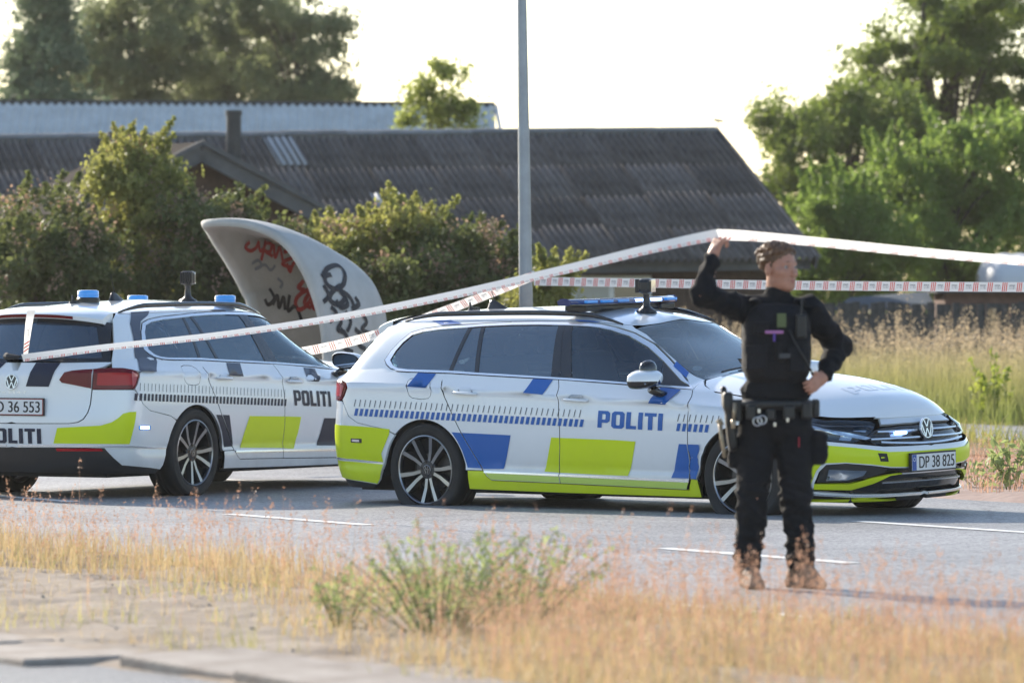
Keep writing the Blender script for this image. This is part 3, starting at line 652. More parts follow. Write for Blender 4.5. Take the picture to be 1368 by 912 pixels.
# flue
f=at(312.5,84.9); b=MB(); b.tube([(0,0,2.9),(0,0,4.33)],.115,16); b.tube([(0,0,4.31),(0,0,4.39)],.130,16); ch=b.build('flue_pipe',m_flue); ch.location=(f,84.9,0)
tag(ch,'dark round flue pipe standing on the corrugated roof ridge','chimney')
b=MB(); b.tube([(0,0,3.0),(0,0,4.0)],.09,12); b.tube([(0,0,3.98),(0,0,4.05)],.15,12); c2=b.build('roof_vent',m_flue); c2.location=(at(157,84.6),84.6,0); tag(c2,'small dark roof vent half hidden by the tall yellow-green bush','vent')
# mast with a small dish at the gable
b=MB(); b.tube([(0,0,3.9),(0,0,4.33)],.012,6); an=b.build('roof_mast',m_barge); an.location=(at(959,88.3),88.3,0); tag(an,'thin mast with a flat head above the gable end','antenna')
b=MB(); b.tube([(-.07,0,4.36),(.09,0,4.33)],.022,8); b.build('mast_head',m_barge,an)
# porch with its own gable, in front of the long roof
A=Vector((at(265,75),75,zat(197,75))); w=Vector((.89,.45,0)).normalized(); bk=Vector((-.45,.89,0)).normalized(); run=2.09*1.0
pe=empty('porch',(A.x,A.y,0)); tag(pe,'brown-roofed porch with a heavy grey gable board facing right','porch')
lo=lambda p:Vector(p)-pe.location
eRt=A+w*run+Vector((0,0,-1.0)); eLt=A-w*run+Vector((0,0,-1.0)); B=bk*2.8
for nm,e in (('porch_roof',eRt),('porch_roof',eLt)):
    b=MB(); vs=[lo(A),lo(e),lo(e+B),lo(A+B)]; up=Vector((0,0,.07)); b.add([v for v in vs]+[v+up for v in vs],[(0,1,2,3),(7,6,5,4),(0,4,5,1),(1,5,6,2),(2,6,7,3),(3,7,4,0)]); b.build(nm,m_felt,pe)
for e in (eRt,eLt):
    b=MB(); d=(e-A).normalized(); beam(b,lo(A-bk*.10+Vector((0,0,-.06))),lo(e+d*.15-bk*.10+Vector((0,0,-.06))),.05,.26); beam(b,lo(A-bk*.15+Vector((0,0,.06))),lo(e+d*.18-bk*.15+Vector((0,0,.06))),.06,.07); b.build('barge_board',m_barge,pe)
mk('porch_wall',[lo(A+bk*.3+Vector((0,0,-.1))),lo(eLt+bk*.3),lo(Vector(((eLt+bk*.3).x,(eLt+bk*.3).y,0))),lo(Vector(((eRt+bk*.3).x,(eRt+bk*.3).y,0))),lo(eRt+bk*.3)],[(0,1,2,3,4)],m_board,pe)
s0=A-w*.95+bk*1.5+Vector((0,0,-.42)); b=MB(); b.box(tuple(lo(s0)),(.62,.5,.06),Matrix.Rotation(math.atan2(w.y,w.x),3,'Z')@Matrix.Rotation(R(-25.5),3,'Y')); b.build('skylight',m_whitep,pe)
# second house behind with a pale tile-sheet roof
RB=Vector((at(661,106),106,zat(143,106))); h2=empty('house',(RB.x,RB.y,0)); tag(h2,'house at the back with a pale blue-grey tiled roof and dark ridge','house')
l2=lambda p:Vector(p)-h2.location
LB=11.2; xd=Vector((-1,-.02,.004)).normalized(); dn=Vector((.20,-2.6,-1.15))
rows,pitch=12,.166; n=int(LB/pitch)*6; stp=dn.length/rows
FB=frame(l2(RB+xd*LB),-xd,dn); Vt=[];Ft=[]
for r in range(rows):
    o=len(Vt)
    for (yy,zz) in ((-r*stp,0.0),(-(r+.75)*stp,.030),(-(r+1)*stp-.01,.115),(-(r+1)*stp-.012,.0)):
        for i in range(n+1):
            x=LB*i/n; Vt.append(FB@Vector((x,yy,zz+.034*math.cos(2*math.pi*x/pitch))))
    for j in range(3): Ft+=[(o+j*(n+1)+i,o+(j+1)*(n+1)+i,o+(j+1)*(n+1)+i+1,o+j*(n+1)+i+1) for i in range(n)]
rb=mk('tile_sheets',Vt,Ft,m_tile,h2,True); tag(rb,kind='stuff')
b=MB(); beam(b,l2(RB+xd*LB+Vector((0,-.02,.03))),l2(RB+Vector((0,-.02,.03))),.30,.12); b.build('ridge_cap',m_flue,h2)
b=MB(); beam(b,l2(RB+Vector((.03,0,-.02))),l2(RB+dn+Vector((.03,0,-.02))),.05,.16); b.build('barge_board',m_whitep,h2)
ef=RB+dn; 
b=MB(); b.box(tuple(l2(Vector((RB.x-LB/2,RB.y+.2,(ef.z)/2)))),(LB-.4,5.0,ef.z-.1)); b.build('wall',m_board,h2)
mk('rear_roof',[l2(RB),l2(RB+xd*LB),l2(RB+xd*LB+Vector((0,2.6,-1.15))),l2(RB+Vector((0,2.6,-1.15)))],[(0,1,2,3)],m_tile,h2)
# --- right: shed, tarpaulin roof, white vaulted cover, board fence
Ds=85
sh_=empty('shed',(at(1330,Ds),Ds,0)); tag(sh_,'low shed with a flat grey roof edge behind the fence','shed'); l3=lambda x,y,z:(x-at(1330,Ds),y-Ds,z)
b=MB(); b.box(l3(at(1330,Ds),Ds,zat(387,Ds)),(2.0,2.4,.10)); b.build('flat_roof',m_barge,sh_)
b=MB(); b.box(l3(at(1335,Ds),Ds+.1,.8),(1.85,2.2,1.55)); b.build('shed_wall',M('red_brown_boards',(.14,.075,.055),.8,var=.25,vscale=5),sh_)
b=MB(); 
tp=empty('lean_to',(at(1180,84),84,0)); tag(tp,'lean-to with a pale blue-grey sheet roof beside the shed','lean-to')
x0,x1=at(1110,84)-at(1180,84),at(1246,84)-at(1180,84); b.add([(x0,-.6,zat(412,84)),(x1,-.6,zat(411,84)),(x1,1.0,zat(389,84)),(x0+.35,1.0,zat(397,84))],[(0,1,2,3)]); b.add([(x0,-.6,zat(414,84)),(x1,-.6,zat(413,84)),(x1,1.0,zat(391,84)),(x0+.35,1.0,zat(399,84))],[(3,2,1,0)]); b.build('sheet_roof',M('blue_grey_sheet',(.09,.11,.13),.9,var=.1,vscale=2,spec=.08),tp)
b=MB(); b.box((0,.2,.62),(x1-x0-.2,1.2,1.25)); b.build('lean_to_wall',m_board,tp)
wv=empty('white_cover',(at(1345,88),88,0)); tag(wv,'white ribbed vaulted cover showing above the shed','cover')
b=MB(); n=14; xs=[at(1306,88)-at(1345,88)+i*.055 for i in range(26)]
for i,x in enumerate(xs):
    e=min(1,(i+.6)/7); e=math.sqrt(1-(1-e)**2) if e<1 else 1
    for k in range(n+1):
        a=math.pi*k/n; r=1+.035*abs(math.sin(i*math.pi/5)); b.v.append(Vector((x,.9*math.cos(a)*e,zat(381,88)+(.50*math.sin(a)*e*r))))
b.f=[(i*(n+1)+k,(i+1)*(n+1)+k,(i+1)*(n+1)+k+1,i*(n+1)+k+1) for i in range(len(xs)-1) for k in range(n)]; b.m=[0]*len(b.f); b.build('vault',M('grey_white_sheet',(.60,.60,.60),.6),wv,True)
b=MB(); b.box((.35,0,.85),(1.3,1.6,1.70)); b.build('vault_base',m_barge,wv)
fe=empty('board_fence',(6,80,0)); tag(fe,'dark weathered board fence at the back of the meadow','fence')
m_fence=M('weathered_boards',(.060,.058,.058),.85,var=.35,vscale=5,bump=.3,bscale=30)
bm=MB(); bm.box((0,0,.72),(.115,.022,1.40)); bme=bpy.data.meshes.new('fence_board'); bme.from_pydata([tuple(v) for v in bm.v],[],bm.f); bme.materials.append(m_fence)
for i in range(46):
    x=3.7+.121*i; o=bpy.data.objects.new('fence_board',bme); COL.objects.link(o); o.parent=fe; o.location=(x-6,random.uniform(-.006,.006),random.uniform(-.03,.02)); o.rotation_euler=(0,R(random.uniform(-.6,.6)),0)
for zz in (.35,1.15): 
    b=MB(); b.box((.45,.035,zz),(5.7,.04,.09)); b.build('fence_rail',m_fence,fe)
b=MB(); b.box((at(1327,79.9)-6,-.06,.66),(.09,.07,1.36)); b.build('fence_post',M('new_wood_post',(.30,.21,.12),.8,var=.2),fe)

# ------------------------------------------------------------------ lamp post
lp=empty('lamp_post',(at(704,50),50,0)); tag(lp,'tall tapering grey steel lamp post rising behind the cars','lamp post')
m_galv=M('galvanised_steel',(.30,.33,.36),.5,metal=.45,var=.10,vscale=6)
b=MB(); b.tube([(0,0,.0),(0,0,1.0)],.085,20); b.build('post_base',m_galv,lp,True)
b=MB(); b.tube([(0.0,0,.98),(-.012,0,1.6),(-.03,0,3.0),(-.046,0,4.2),(-.085,0,7.6)],[.066,.0615,.052,.043,.030],24); b.build('post_shaft',m_galv,lp,True)
b=MB(); b.tube([(-.085,0,7.58),(-.05,-.4,7.85),(.0,-.9,7.95)],.03,10); b.box((.03,-1.25,7.95),(.22,.7,.12)); b.build('lamp_head',m_galv,lp)
b=MB(); b.box((.0,-.09,.55),(.09,.012,.35)); b.build('hatch_door',m_galv,lp)

# ------------------------------------------------------------------ leaning concrete shelter with graffiti
m_shell=M('painted_concrete',(.37,.37,.355),.75,col2=(.46,.465,.455),vscale=2.2,bump=.2,bscale=30)
rim=[(436,560,49.6),(434,470,49.6),(428,425,49.6),(409,368,49.6),(377,322,49.7),(328,300,49.9),(273,299,50.3),(281,316,50.8),(304,352,51.2),(324,388,51.4),(335,420,51.4),(352,560,51.4)]
bak=[(516,560,50.6),(513,445,50.6),(507,408,50.6),(489,373,50.7),(450,343,50.9),(394,322,51.1),(348,312,51.4),(360,322,51.8),(410,345,52.1),(440,380,52.2),(452,420,52.2),(460,560,52.2)]
def P3(q): return Vector((at(q[0],q[2]),q[2],zat(q[1],q[2])))
def cr(pts,u):
    n=len(pts)-1; i=min(n-1,int(u*n)); t=u*n-i; g=lambda k:pts[min(n,max(0,k))]
    return Vector(cat(g(i-1),g(i),g(i+1),g(i+2),t))
rimP=[P3(q) for q in rim]; bakP=[P3(q) for q in bak]; NU,NV=66,12; sv=[]
for i in range(NU+1):
    a,c=cr(rimP,i/NU),cr(bakP,i/NU); outw=Vector((.25,-.20,.35))*(1-abs(2*i/NU-1))**.5
    for j in range(NV+1): t=j/NV; p=a.lerp(c,t); p+=Vector((.02,-.16 if i<NU*.5 else .10,.10))*math.sin(math.pi*t)*.5; sv.append(p)
sf=[(i*(NV+1)+j,(i+1)*(NV+1)+j,(i+1)*(NV+1)+j+1,i*(NV+1)+j+1) for i in range(NU) for j in range(NV)]
she=empty('shelter',(at(430,50.5),50.5,0)); tag(she,'leaning curved concrete shelter covered in graffiti behind the two cars','shelter')
so=mk('shell',[v-she.location for v in sv],sf,m_shell,she,True); sd_=so.modifiers.new('thickness','SOLIDIFY'); sd_.thickness=.07; sd_.offset=0
backP=[cr(bakP,i/NU) for i in range(NU+1)]
cen=Vector((at(470,51.6),51.9,1.0))
bv=[v-she.location for v in backP]; half=NU//2; bf=[]
for i in range(half): bf.append((i,i+1,NU-i-1,NU-i)) if i+1<NU-i-1 else None
mk('back_wall',bv,[f for f in bf if f],M('shelter_inside',(.42,.37,.30),.8,col2=(.50,.45,.38),vscale=2),she,True)
SB=BVHTree.FromPolygons(sv,sf)
BW=BVHTree.FromPolygons(backP,[f for f in bf if f])
def spray(name,strokes,mat,wd,inner=False):
    """paint lines laid on the concrete: polylines in picture-plane metres at the shelter, pressed on to the surface along +Y"""
    b=MB()
    for st in strokes:
        pts=[]
        for i in range(len(st)-1):
            for k in range(5):
                u=k/5; g=lambda q:st[min(len(st)-1,max(0,q))]; p=cat(g(i-1),g(i),g(i+1),g(i+2),u); pts.append(p)
        pts.append(st[-1]); L=[];prev=None
        for (x,y) in pts:
            o=Vector((at(x,50),30,zat(y,50))); d=Vector((0,1,0)); best=None
            for T in ((BW,SB) if inner else (SB,BW)):
                h,nn,ix,ds=T.ray_cast(o,d)
                if h is not None and (best is None or ds<best): best=ds; L_=(h,nn)
            if best is None: prev=None; continue
            h,nn=L_; nn=nn if nn.y<0 else -nn; L.append((h+nn*.043,nn))
        for i in range(len(L)-1):
            (p,n0),(q,n1)=L[i],L[i+1]; t=q-p
            if t.length>.25 or t.length<1e-5: continue
            s=t.normalized().cross(n0).normalized()*wd*.5; e=t.normalized()*wd*.25
            b.add([p-s-e,p+s-e,q+s+e,q-s+e],[(0,1,2,3)])
    if b.v:
        b.v=[v-she.location for v in b.v]; o=b.build(name,mat,she); tag(o,kind='stuff')
red_spray=M('red_spray_paint',(.36,.035,.03),.7); black_spray=M('black_spray_paint',(.018,.018,.024),.7)
spray('red_graffiti',[[(318,322),(313,328),(319,333),(326,330),(330,322)],[(330,322),(332,333),(337,330),(339,322),(334,345)],[(340,324),(347,326),(345,335),(339,334),(348,340)],[(350,327),(352,342),(358,330),(362,346)],[(364,336),(372,334),(374,343),(366,347),(362,352),(372,356)],[(383,345),(376,352),(372,362),(368,352)]],red_spray,.036,True)
spray('red_graffiti',[[(398,388),(386,394),(380,404),(384,414),(394,410),(404,394)],[(406,386),(396,396),(392,406),(400,412)],[(410,392),(402,400),(404,412),(414,414),(420,404),(416,393),(408,394)],[(398,389),(412,386)],[(390,376),(384,386),(392,388)],[(412,378),(406,386)]],red_spray,.042,True)
spray('black_graffiti',[[(346,388),(352,400),(344,408),(340,402)],[(350,407),(356,396),(358,412),(364,398),(366,414)],[(372,396),(370,416),(380,410),(388,428)]],black_spray,.038,True)
spray('grey_graffiti',[[(322,350),(330,346),(334,354),(326,358),(338,352),(346,360),(352,354)],[(356,372),(362,378),(360,386)]],M('grey_spray_paint',(.20,.22,.25),.7),.030,True)
spray('black_graffiti',[[(428,372),(434,362),(446,358),(455,366),(455,380),(446,388),(434,382),(431,372),(438,370)],[(450,384),(440,392),(438,402),(448,408),(456,400),(450,390),(462,398),(468,410)],[(456,398),(460,408),(452,412),(446,404)],[(470,400),(474,408),(466,414)]],black_spray,.050)
spray('black_graffiti',[[(445,420),(452,430),(448,440),(456,444)],[(458,418),(464,430),(460,442)],[(470,440),(478,450),(474,460),(482,466)],[(440,412),(446,420),(438,430)],[(476,418),(484,430),(478,440),(488,446)],[(430,384),(436,396),(430,404)],[(452,440),(460,452),(456,464),(466,470)]],black_spray,.044)

# ------------------------------------------------------------------ barrier tapes
m_tape=M('white_barrier_tape',(.80,.80,.79),.45,spec=.4); nt=m_tape.node_tree; bs=nt.nodes['Principled BSDF']; tr=nt.nodes.new('ShaderNodeBsdfTranslucent'); tr.inputs[0].default_value=(.85,.84,.82,1)
mxs=nt.nodes.new('ShaderNodeMixShader'); mxs.inputs[0].default_value=.6; nt.links.new(bs.outputs[0],mxs.inputs[1]); nt.links.new(tr.outputs[0],mxs.inputs[2]); nt.links.new(mxs.outputs[0],nt.nodes['Material Output'].inputs[0])
m_tred=M('tape_red_print',(.62,.06,.05),.5); m_tgrey=M('tape_grey_print',(.30,.31,.34),.5)
def tape(name,label,knots,width,twist,print_band=(0,1),period=.205,group='barrier tapes',words=True,hang=None):
    """flat ribbon through 3D knots; twist gives the lean of the ribbon's width from vertical (degrees) at each knot"""
    pts=[];tw=[];n=len(knots)-1; steps=14
    for i in range(n):
        for k in range(steps):
            u=k/steps; g=lambda q:knots[min(n,max(0,q))]; pts.append(Vector(cat(g(i-1),g(i),g(i+1),g(i+2),u))); tw.append(twist[i]+(twist[i+1]-twist[i])*u)
    pts.append(Vector(knots[-1])); tw.append(twist[-1]); S=[0]
    for i in range(1,len(pts)): S.append(S[-1]+(pts[i]-pts[i-1]).length)
    org=pts[0].copy(); cross=[];nrm=[]
    for i in range(len(pts)):
        t=(pts[min(i+1,len(pts)-1)]-pts[max(0,i-1)]).normalized(); side=t.cross(Vector((0,0,1))).normalized(); up=side.cross(t); a=R(tw[i])
        c=up*math.cos(a)+side*math.sin(a)
        if hang: c=Vector(hang).normalized()*(.45+.55*i/(len(pts)-1))
        cross.append(c); nn=t.cross(c).normalized(); nrm.append(nn if nn.y<0 else -nn)
    vs=[]
    for p,c in zip(pts,cross): vs+=[p-c*width/2-org,p-org,p+c*width/2-org]
    fs=[(i*3+j,(i+1)*3+j,(i+1)*3+j+1,i*3+j+1) for i in range(len(pts)-1) for j in (0,1)]
    o=mk(name,vs,fs,m_tape,None,True); o.location=org; tag(o,label,'barrier tape',group)
    def P(s,h,off=.0015):
        s=min(max(s,0),S[-1]); i=max(0,min(len(S)-2,int(np.searchsorted(S,s))-1)); u=(s-S[i])/max(1e-6,S[i+1]-S[i])
        p=pts[i].lerp(pts[i+1],u); c=cross[i].lerp(cross[i+1],u); nn=nrm[i].lerp(nrm[i+1],u); hh=print_band[0]+(print_band[1]-print_band[0])*h
        return p+c*width*(hh-.5)+nn*off-org
    br=MB();bg_=MB(); s=.03
    wp,ww=word_polys('POLITI')
    while s<S[-1]-.2:
        for k in range(3):
            a=s+k*.027; br.add([P(a,.04),P(a+.014,.04),P(a+.014+.022,.96),P(a+.022,.96)],[(0,1,2,3)])
        if words:
            x0=s+.112; L=.078
            for (ol,hl) in wp:
                lx=[q[0] for q in ol]; bg_.add([P(x0+L*min(lx)/ww,.28),P(x0+L*(min(lx)+.22)/ww,.28),P(x0+L*(min(lx)+.22)/ww,.72),P(x0+L*min(lx)/ww,.72)],[(0,1,2,3)])
                if max(lx)-min(lx)>.3:
                    bg_.add([P(x0+L*min(lx)/ww,.60),P(x0+L*max(lx)/ww,.60),P(x0+L*max(lx)/ww,.72),P(x0+L*min(lx)/ww,.72)],[(0,1,2,3)])
        s+=period
    tag(br.build('red_hatching',m_tred,o),kind='stuff')
    if words: tag(bg_.build('tape_lettering',m_tgrey,o),kind='stuff')
    return o
K=lambda px,py,D:(at(px,D),D,zat(py,D))
tape('barrier_tape','long tape from the left car up to the raised hand and off right',
  [K(30,478,39.95),K(150,463,38.6),K(300,446.5,37.0),K(450,424,35.0),K(600,395,32.9),K(750,361,30.6),K(870,332,28.8),K(945,316,27.66),K(966,314,27.5),K(1010,316,27.6),K(1100,324,28.2),K(1230,337,29.0),K(1368,349,30.0),K(1460,357,30.8)],
  .057,[18,40,45,48,45,42,40,25,15,38,42,40,38,36],(.0,.36),words=True)
tape('barrier_tape','level white tape with red stripes running right from the lamp post',
  [K(713,375.5,49.9),K(800,377,48.9),K(950,379.5,47.3),K(1100,381.5,45.8),K(1250,382.8,44.3),K(1368,383.5,43.2),K(1460,384,42.4)],.078,[4,5,5,4,3,4,4])
tape('barrier_tape','slanting tape from the lamp post down behind the two cars',
  [K(716,366,49.92),K(680,382,49.6),K(600,413,48.9),K(515,443,48.2),K(435,464,47.6),K(330,482,46.9),K(262,492,46.4)],.078,[30,25,22,8,6,6,6])
tape('tape_end','loose end of tape hanging over the rear window of the left car',[K(34,476,40.02),K(36,455,40.0),K(39,430,39.98),K(42,414,40.05)],.066,[0,0,0,0],period=.16,hang=(1,.25,.1))
# ------------------------------------------------------------------ police cars: panels cut from one smooth body surface
BV, BF, BN, BBVH = car_bases()
S7 = math.sqrt(.5); AXF, AXR = 2.9, -.45
def p_cast(mode, a, b, near=True):
    if mode=='s': o,d=Vector((a,-4,b)),Vector((0,1,0))
    elif mode=='d': d=Vector((0,S7,-S7)); o=Vector((a,0,0))+Vector((0,S7,S7))*b-d*5
    elif mode=='t': o,d=Vector((a,b,4)),Vector((0,0,-1))
    elif mode=='b': o,d=Vector((-5,a,b)),Vector((1,0,0))
    elif mode=='f': t=a/.8; w=Vector((math.cos(t),-math.sin(t),0)); o=Vector((AXF,0,b))+w*4; d=-w
    elif mode=='r': t=a/.65; w=Vector((-math.cos(t),-math.sin(t),0)); o=Vector((AXR,0,b))+w*4; d=-w
    h,n,i,dist=BBVH.ray_cast(o,d)
    if h is None:
        if not near: return None
        h,n,i,dist=BBVH.find_nearest(o+d*{'s':3.2,'d':4.3,'t':2.7,'b':4.1,'f':3.3,'r':3.4}[mode])
    f=BF[i]; nn=barycentric_transform(h,BV[f[0]],BV[f[1]],BV[f[2]],BN[f[0]],BN[f[1]],BN[f[2]])
    if nn.length<1e-6: nn=-d
    nn.normalize()
    if nn.dot(d)>0 and nn.dot(d)>.2: nn=-nn
    return h,nn
def to2(mode,p):
    if mode=='s': return (p[0],p[2])
    if mode=='d': return (p[0],S7*(p[1]+p[2]))
    if mode=='t': return (p[0],p[1])
    if mode=='b': return (p[1],p[2])
    if mode=='f': return (math.atan2(-p[1],p[0]-AXF)*.8,p[2])
    if mode=='r': return (math.atan2(-p[1],-(p[0]-AXR))*.65,p[2])
def deg(mode,poly):
    k={'f':.8,'r':.65}.get(mode)
    return [(R(a)*k,b) for a,b in poly] if k else list(poly)
def lift(mode,pts): return [p_cast(mode,*p)[0] for p in pts]
def inpoly(P,poly):
    x,y=P[:,0],P[:,1]; c=np.zeros(len(P),bool); n=len(poly)
    for i in range(n):
        x0,y0=poly[i]; x1,y1=poly[(i+1)%n]
        if y0==y1: continue
        c ^= ((y0>y)!=(y1>y)) & (x < (x1-x0)*(y-y0)/(y1-y0)+x0)
    return c
def segdist(P,poly):
    d=np.full(len(P),9.); n=len(poly)
    for i in range(n):
        a=np.array(poly[i]); b=np.array(poly[(i+1)%n])-a; L=(b@b) or 1e-9
        t=np.clip(((P-a)@b)/L,0,1); d=np.minimum(d,np.hypot(*(P-a-t[:,None]*b).T))
    return d
def resample(poly,res):
    out=[]; n=len(poly)
    for i in range(n):
        a,b=poly[i],poly[(i+1)%n]; L=math.hypot(b[0]-a[0],b[1]-a[1]); k=max(1,int(math.ceil(L/res)))
        if L<1e-6: continue
        out += [(a[0]+(b[0]-a[0])*j/k, a[1]+(b[1]-a[1])*j/k) for j in range(k)]
    return out
def triangulate(outer,holes,res):
    loops=[resample(outer,res)]+[resample(h,res) for h in holes]
    pts=[];edges=[];rings=[]
    for L in loops:
        o=len(pts); pts+=L; edges+=[(o+i,o+(i+1)%len(L)) for i in range(len(L))]; rings.append((o,len(L)))
    A=np.array(loops[0]); lo,hi=A.min(0),A.max(0)
    gx=np.arange(lo[0]+res*.5,hi[0],res); gy=np.arange(lo[1]+res*.5,hi[1],res)
    if len(gx) and len(gy):
        G=np.stack(np.meshgrid(gx,gy),-1).reshape(-1,2); k=inpoly(G,loops[0])
        for h in loops[1:]: k&=~inpoly(G,h)
        G=G[k]
        if len(G):
            d=np.minimum.reduce([segdist(G,L) for L in loops]); G=G[d>res*.45]; pts+=[tuple(g) for g in G]
    r=delaunay_2d_cdt([Vector(p) for p in pts],edges,[],0,1e-6)
    V=np.array([v[:] for v in r[0]]); F=[f for f in r[2] if len(f)==3]
    C=np.array([V[list(f)].mean(0) for f in F]); k=inpoly(C,loops[0])
    for h in loops[1:]: k&=~inpoly(C,h)
    F=[f for f,q in zip(F,k) if q]
    omap={}
    for new,olds in enumerate(r[3]):
        for q in olds: omap[q]=new
    loops_i=[[omap.get(o+i) for i in range(n)] for o,n in rings]
    return V,F,loops_i
DENT=None
def surf(mode,polys,res=.05,off=0,flange=0,dent=True):
    """polys: list of (outer, holes) in the mode's own 2D; gives verts, faces, normals"""
    VS=[];FS=[];NS=[]
    for outer,holes in polys:
        V,F,loops=triangulate(outer,holes or [],res); cen=V.mean(0); o=len(VS); P=[];N=[]
        for v in V:
            h=p_cast(mode,*v,near=False); t=0
            while h is None and t<30: v=v+(cen-v)*.04; t+=1; h=p_cast(mode,*v,near=False)
            if h is None: h=(Vector((0,0,.5)),Vector((0,0,1)))
            p,n=h
            if DENT and dent: p=DENT(p)
            P.append(p+n*off); N.append(n)
        VS+=P; NS+=N
        for f in F:
            a,b,c=(P[i] for i in f); g=(b-a).cross(c-a)
            if g.length<1e-11: continue
            if g.dot(N[f[0]]+N[f[1]]+N[f[2]])<0: f=f[::-1]
            FS.append(tuple(i+o for i in f))
        if flange:
            for L in loops:
                L=[i for i in L if i is not None]; o2=len(VS); n=len(L)
                cc=sum((P[i] for i in L),Vector())/n
                for i in L: VS+= [P[i],P[i]-N[i]*flange]; q=(P[i]-cc); NS+=[(q-N[i]*q.dot(N[i])).normalized()]*2 if (q-N[i]*q.dot(N[i])).length>1e-6 else [N[i]]*2
                for j in range(n):
                    a,b=o2+2*j,o2+2*((j+1)%n); FS.append((a,b,b+1,a+1))
    return VS,FS,NS
def panel(name,parent,mode,outer,mat,holes=None,res=.05,off=0,flange=.022,mirror=False,multi=None,label=None,deg_in=True,both=False,dent=True):
    """one body panel; both=True also builds its twin on the other side"""
    polys = multi if multi else [(outer,holes)]
    if deg_in: polys=[(deg(mode,o),[deg(mode,h) for h in (hs or [])]) for o,hs in polys]
    VS,FS,NS=surf(mode,polys,res,off,flange,dent)
    outs=[]
    for s in ((1,-1) if both else (1,)):
        if s<0: VS=[Vector((v.x,-v.y,v.z)) for v in VS]; NS=[Vector((n.x,-n.y,n.z)) for n in NS]; FS=[f[::-1] for f in FS]
        o=mk(name,VS,FS,mat,parent,True)
        try: o.data.normals_split_custom_set_from_vertices([n[:] for n in NS])
        except Exception: pass
        if label: o['label']=label
        outs.append(o)
    return outs if both else outs[0]
def clip(poly,a,b,side):
    """keep the part of a polygon on one side of the line a-b (side +1 keeps larger x for an upward line)"""
    def d(p): return side*((b[1]-a[1])*(p[0]-a[0])-(b[0]-a[0])*(p[1]-a[1]))
    out=[]
    for i in range(len(poly)):
        p,q=poly[i],poly[(i+1)%len(poly)]; dp,dq=d(p),d(q)
        if dp>=0: out.append(p)
        if dp*dq<0: t=dp/(dp-dq); out.append((p[0]+(q[0]-p[0])*t,p[1]+(q[1]-p[1])*t))
    return out
def shiftx(l,dx): return [(p[0]+dx,p[1]) for p in l]
def arc(cx,cz,r,a0,a1,n): return [(cx+r*math.cos(R(a0+(a1-a0)*i/n)),cz+r*math.sin(R(a0+(a1-a0)*i/n))) for i in range(n+1)]
def mir(p): return [(-a,b) for a,b in reversed(p)]

white=M('white_car_paint',(.80,.82,.84),.28,coat=1,back=(.02,.02,.022),dirt=.55)
chrome=M('chrome_trim',(.86,.87,.89),.24,metal=.75)
black_gloss=M('gloss_black_trim',(.012,.012,.014),.12,coat=.5)
black_plastic=M('black_plastic',(.018,.018,.02),.5,bump=.1,bscale=200)
dark_in=M('dark_interior',(.02,.021,.024),.8)
rubber=M('tyre_rubber',(.012,.012,.013),.72,var=.35,vscale=9)
rim_silver=M('machined_alloy',(.31,.32,.34),.30,metal=1)
rim_dark=M('dark_alloy',(.05,.052,.058),.4,metal=.6)
steel=M('brake_steel',(.12,.12,.125),.45,metal=.8)
yellow=M('fluorescent_yellow_film',(.66,.77,.004),.38,coat=.12,spec=.3,dirt=.35)
yellow_pale=M('pale_yellow_film',(.54,.68,.13),.3,coat=.25)
blue=M('reflective_blue_film',(.012,.115,.42),.36,coat=.15,spec=.35)
navy=M('reflective_navy_film',(.014,.020,.045),.42,coat=.05,spec=.3)
slate=M('reflective_slate_film',(.055,.068,.10),.38,coat=.2)
red_lens=M('red_tail_lens',(.40,.006,.014),.22,coat=.12,spec=.3)
red_dark=M('dark_red_lens',(.14,.004,.009),.22,coat=.12,spec=.3)
pink_lens=M('pale_red_lens',(.5,.10,.11),.12,coat=1)
clear_lens=glass_mat('clear_lamp_lens',(.85,.88,.9),.02,1.5)
glass_front=glass_mat('pale_tinted_glass',(.84,.93,.92),.0,1.95)
glass_dust_sky=glass_mat('dust_and_sky_glass',(.80,.88,.87),.0,1.8,.20)
glass_dark=glass_mat('dark_tinted_glass',(.26,.35,.38),.0,2.6)
plate_white=M('number_plate_white',(.74,.74,.74),.4)
plate_ink=M('plate_ink',(.012,.012,.015),.5)
plate_red=M('plate_red_edge',(.35,.05,.04),.5)
plate_blue=M('plate_blue_band',(.03,.09,.35),.5)
lamp_blue=M('blue_lamp_lens',(.03,.25,.62),.12,coat=1,emit=(.05,.30,.9),es=.12)
lamp_blue_dark=M('dark_blue_lens',(.01,.035,.16),.1,coat=1)
led_blue=M('lit_blue_led',(.3,.5,1),.3,emit=(.35,.55,1),es=5)
led_white=M('silver_reflector',(.7,.71,.73),.12,metal=1)
seat_cloth=M('seat_cloth',(.035,.036,.04),.9)
silver_strip=M('silver_strip',(.72,.74,.76),.3,metal=.35)
antenna_black=M('antenna_black',(.02,.02,.022),.35)

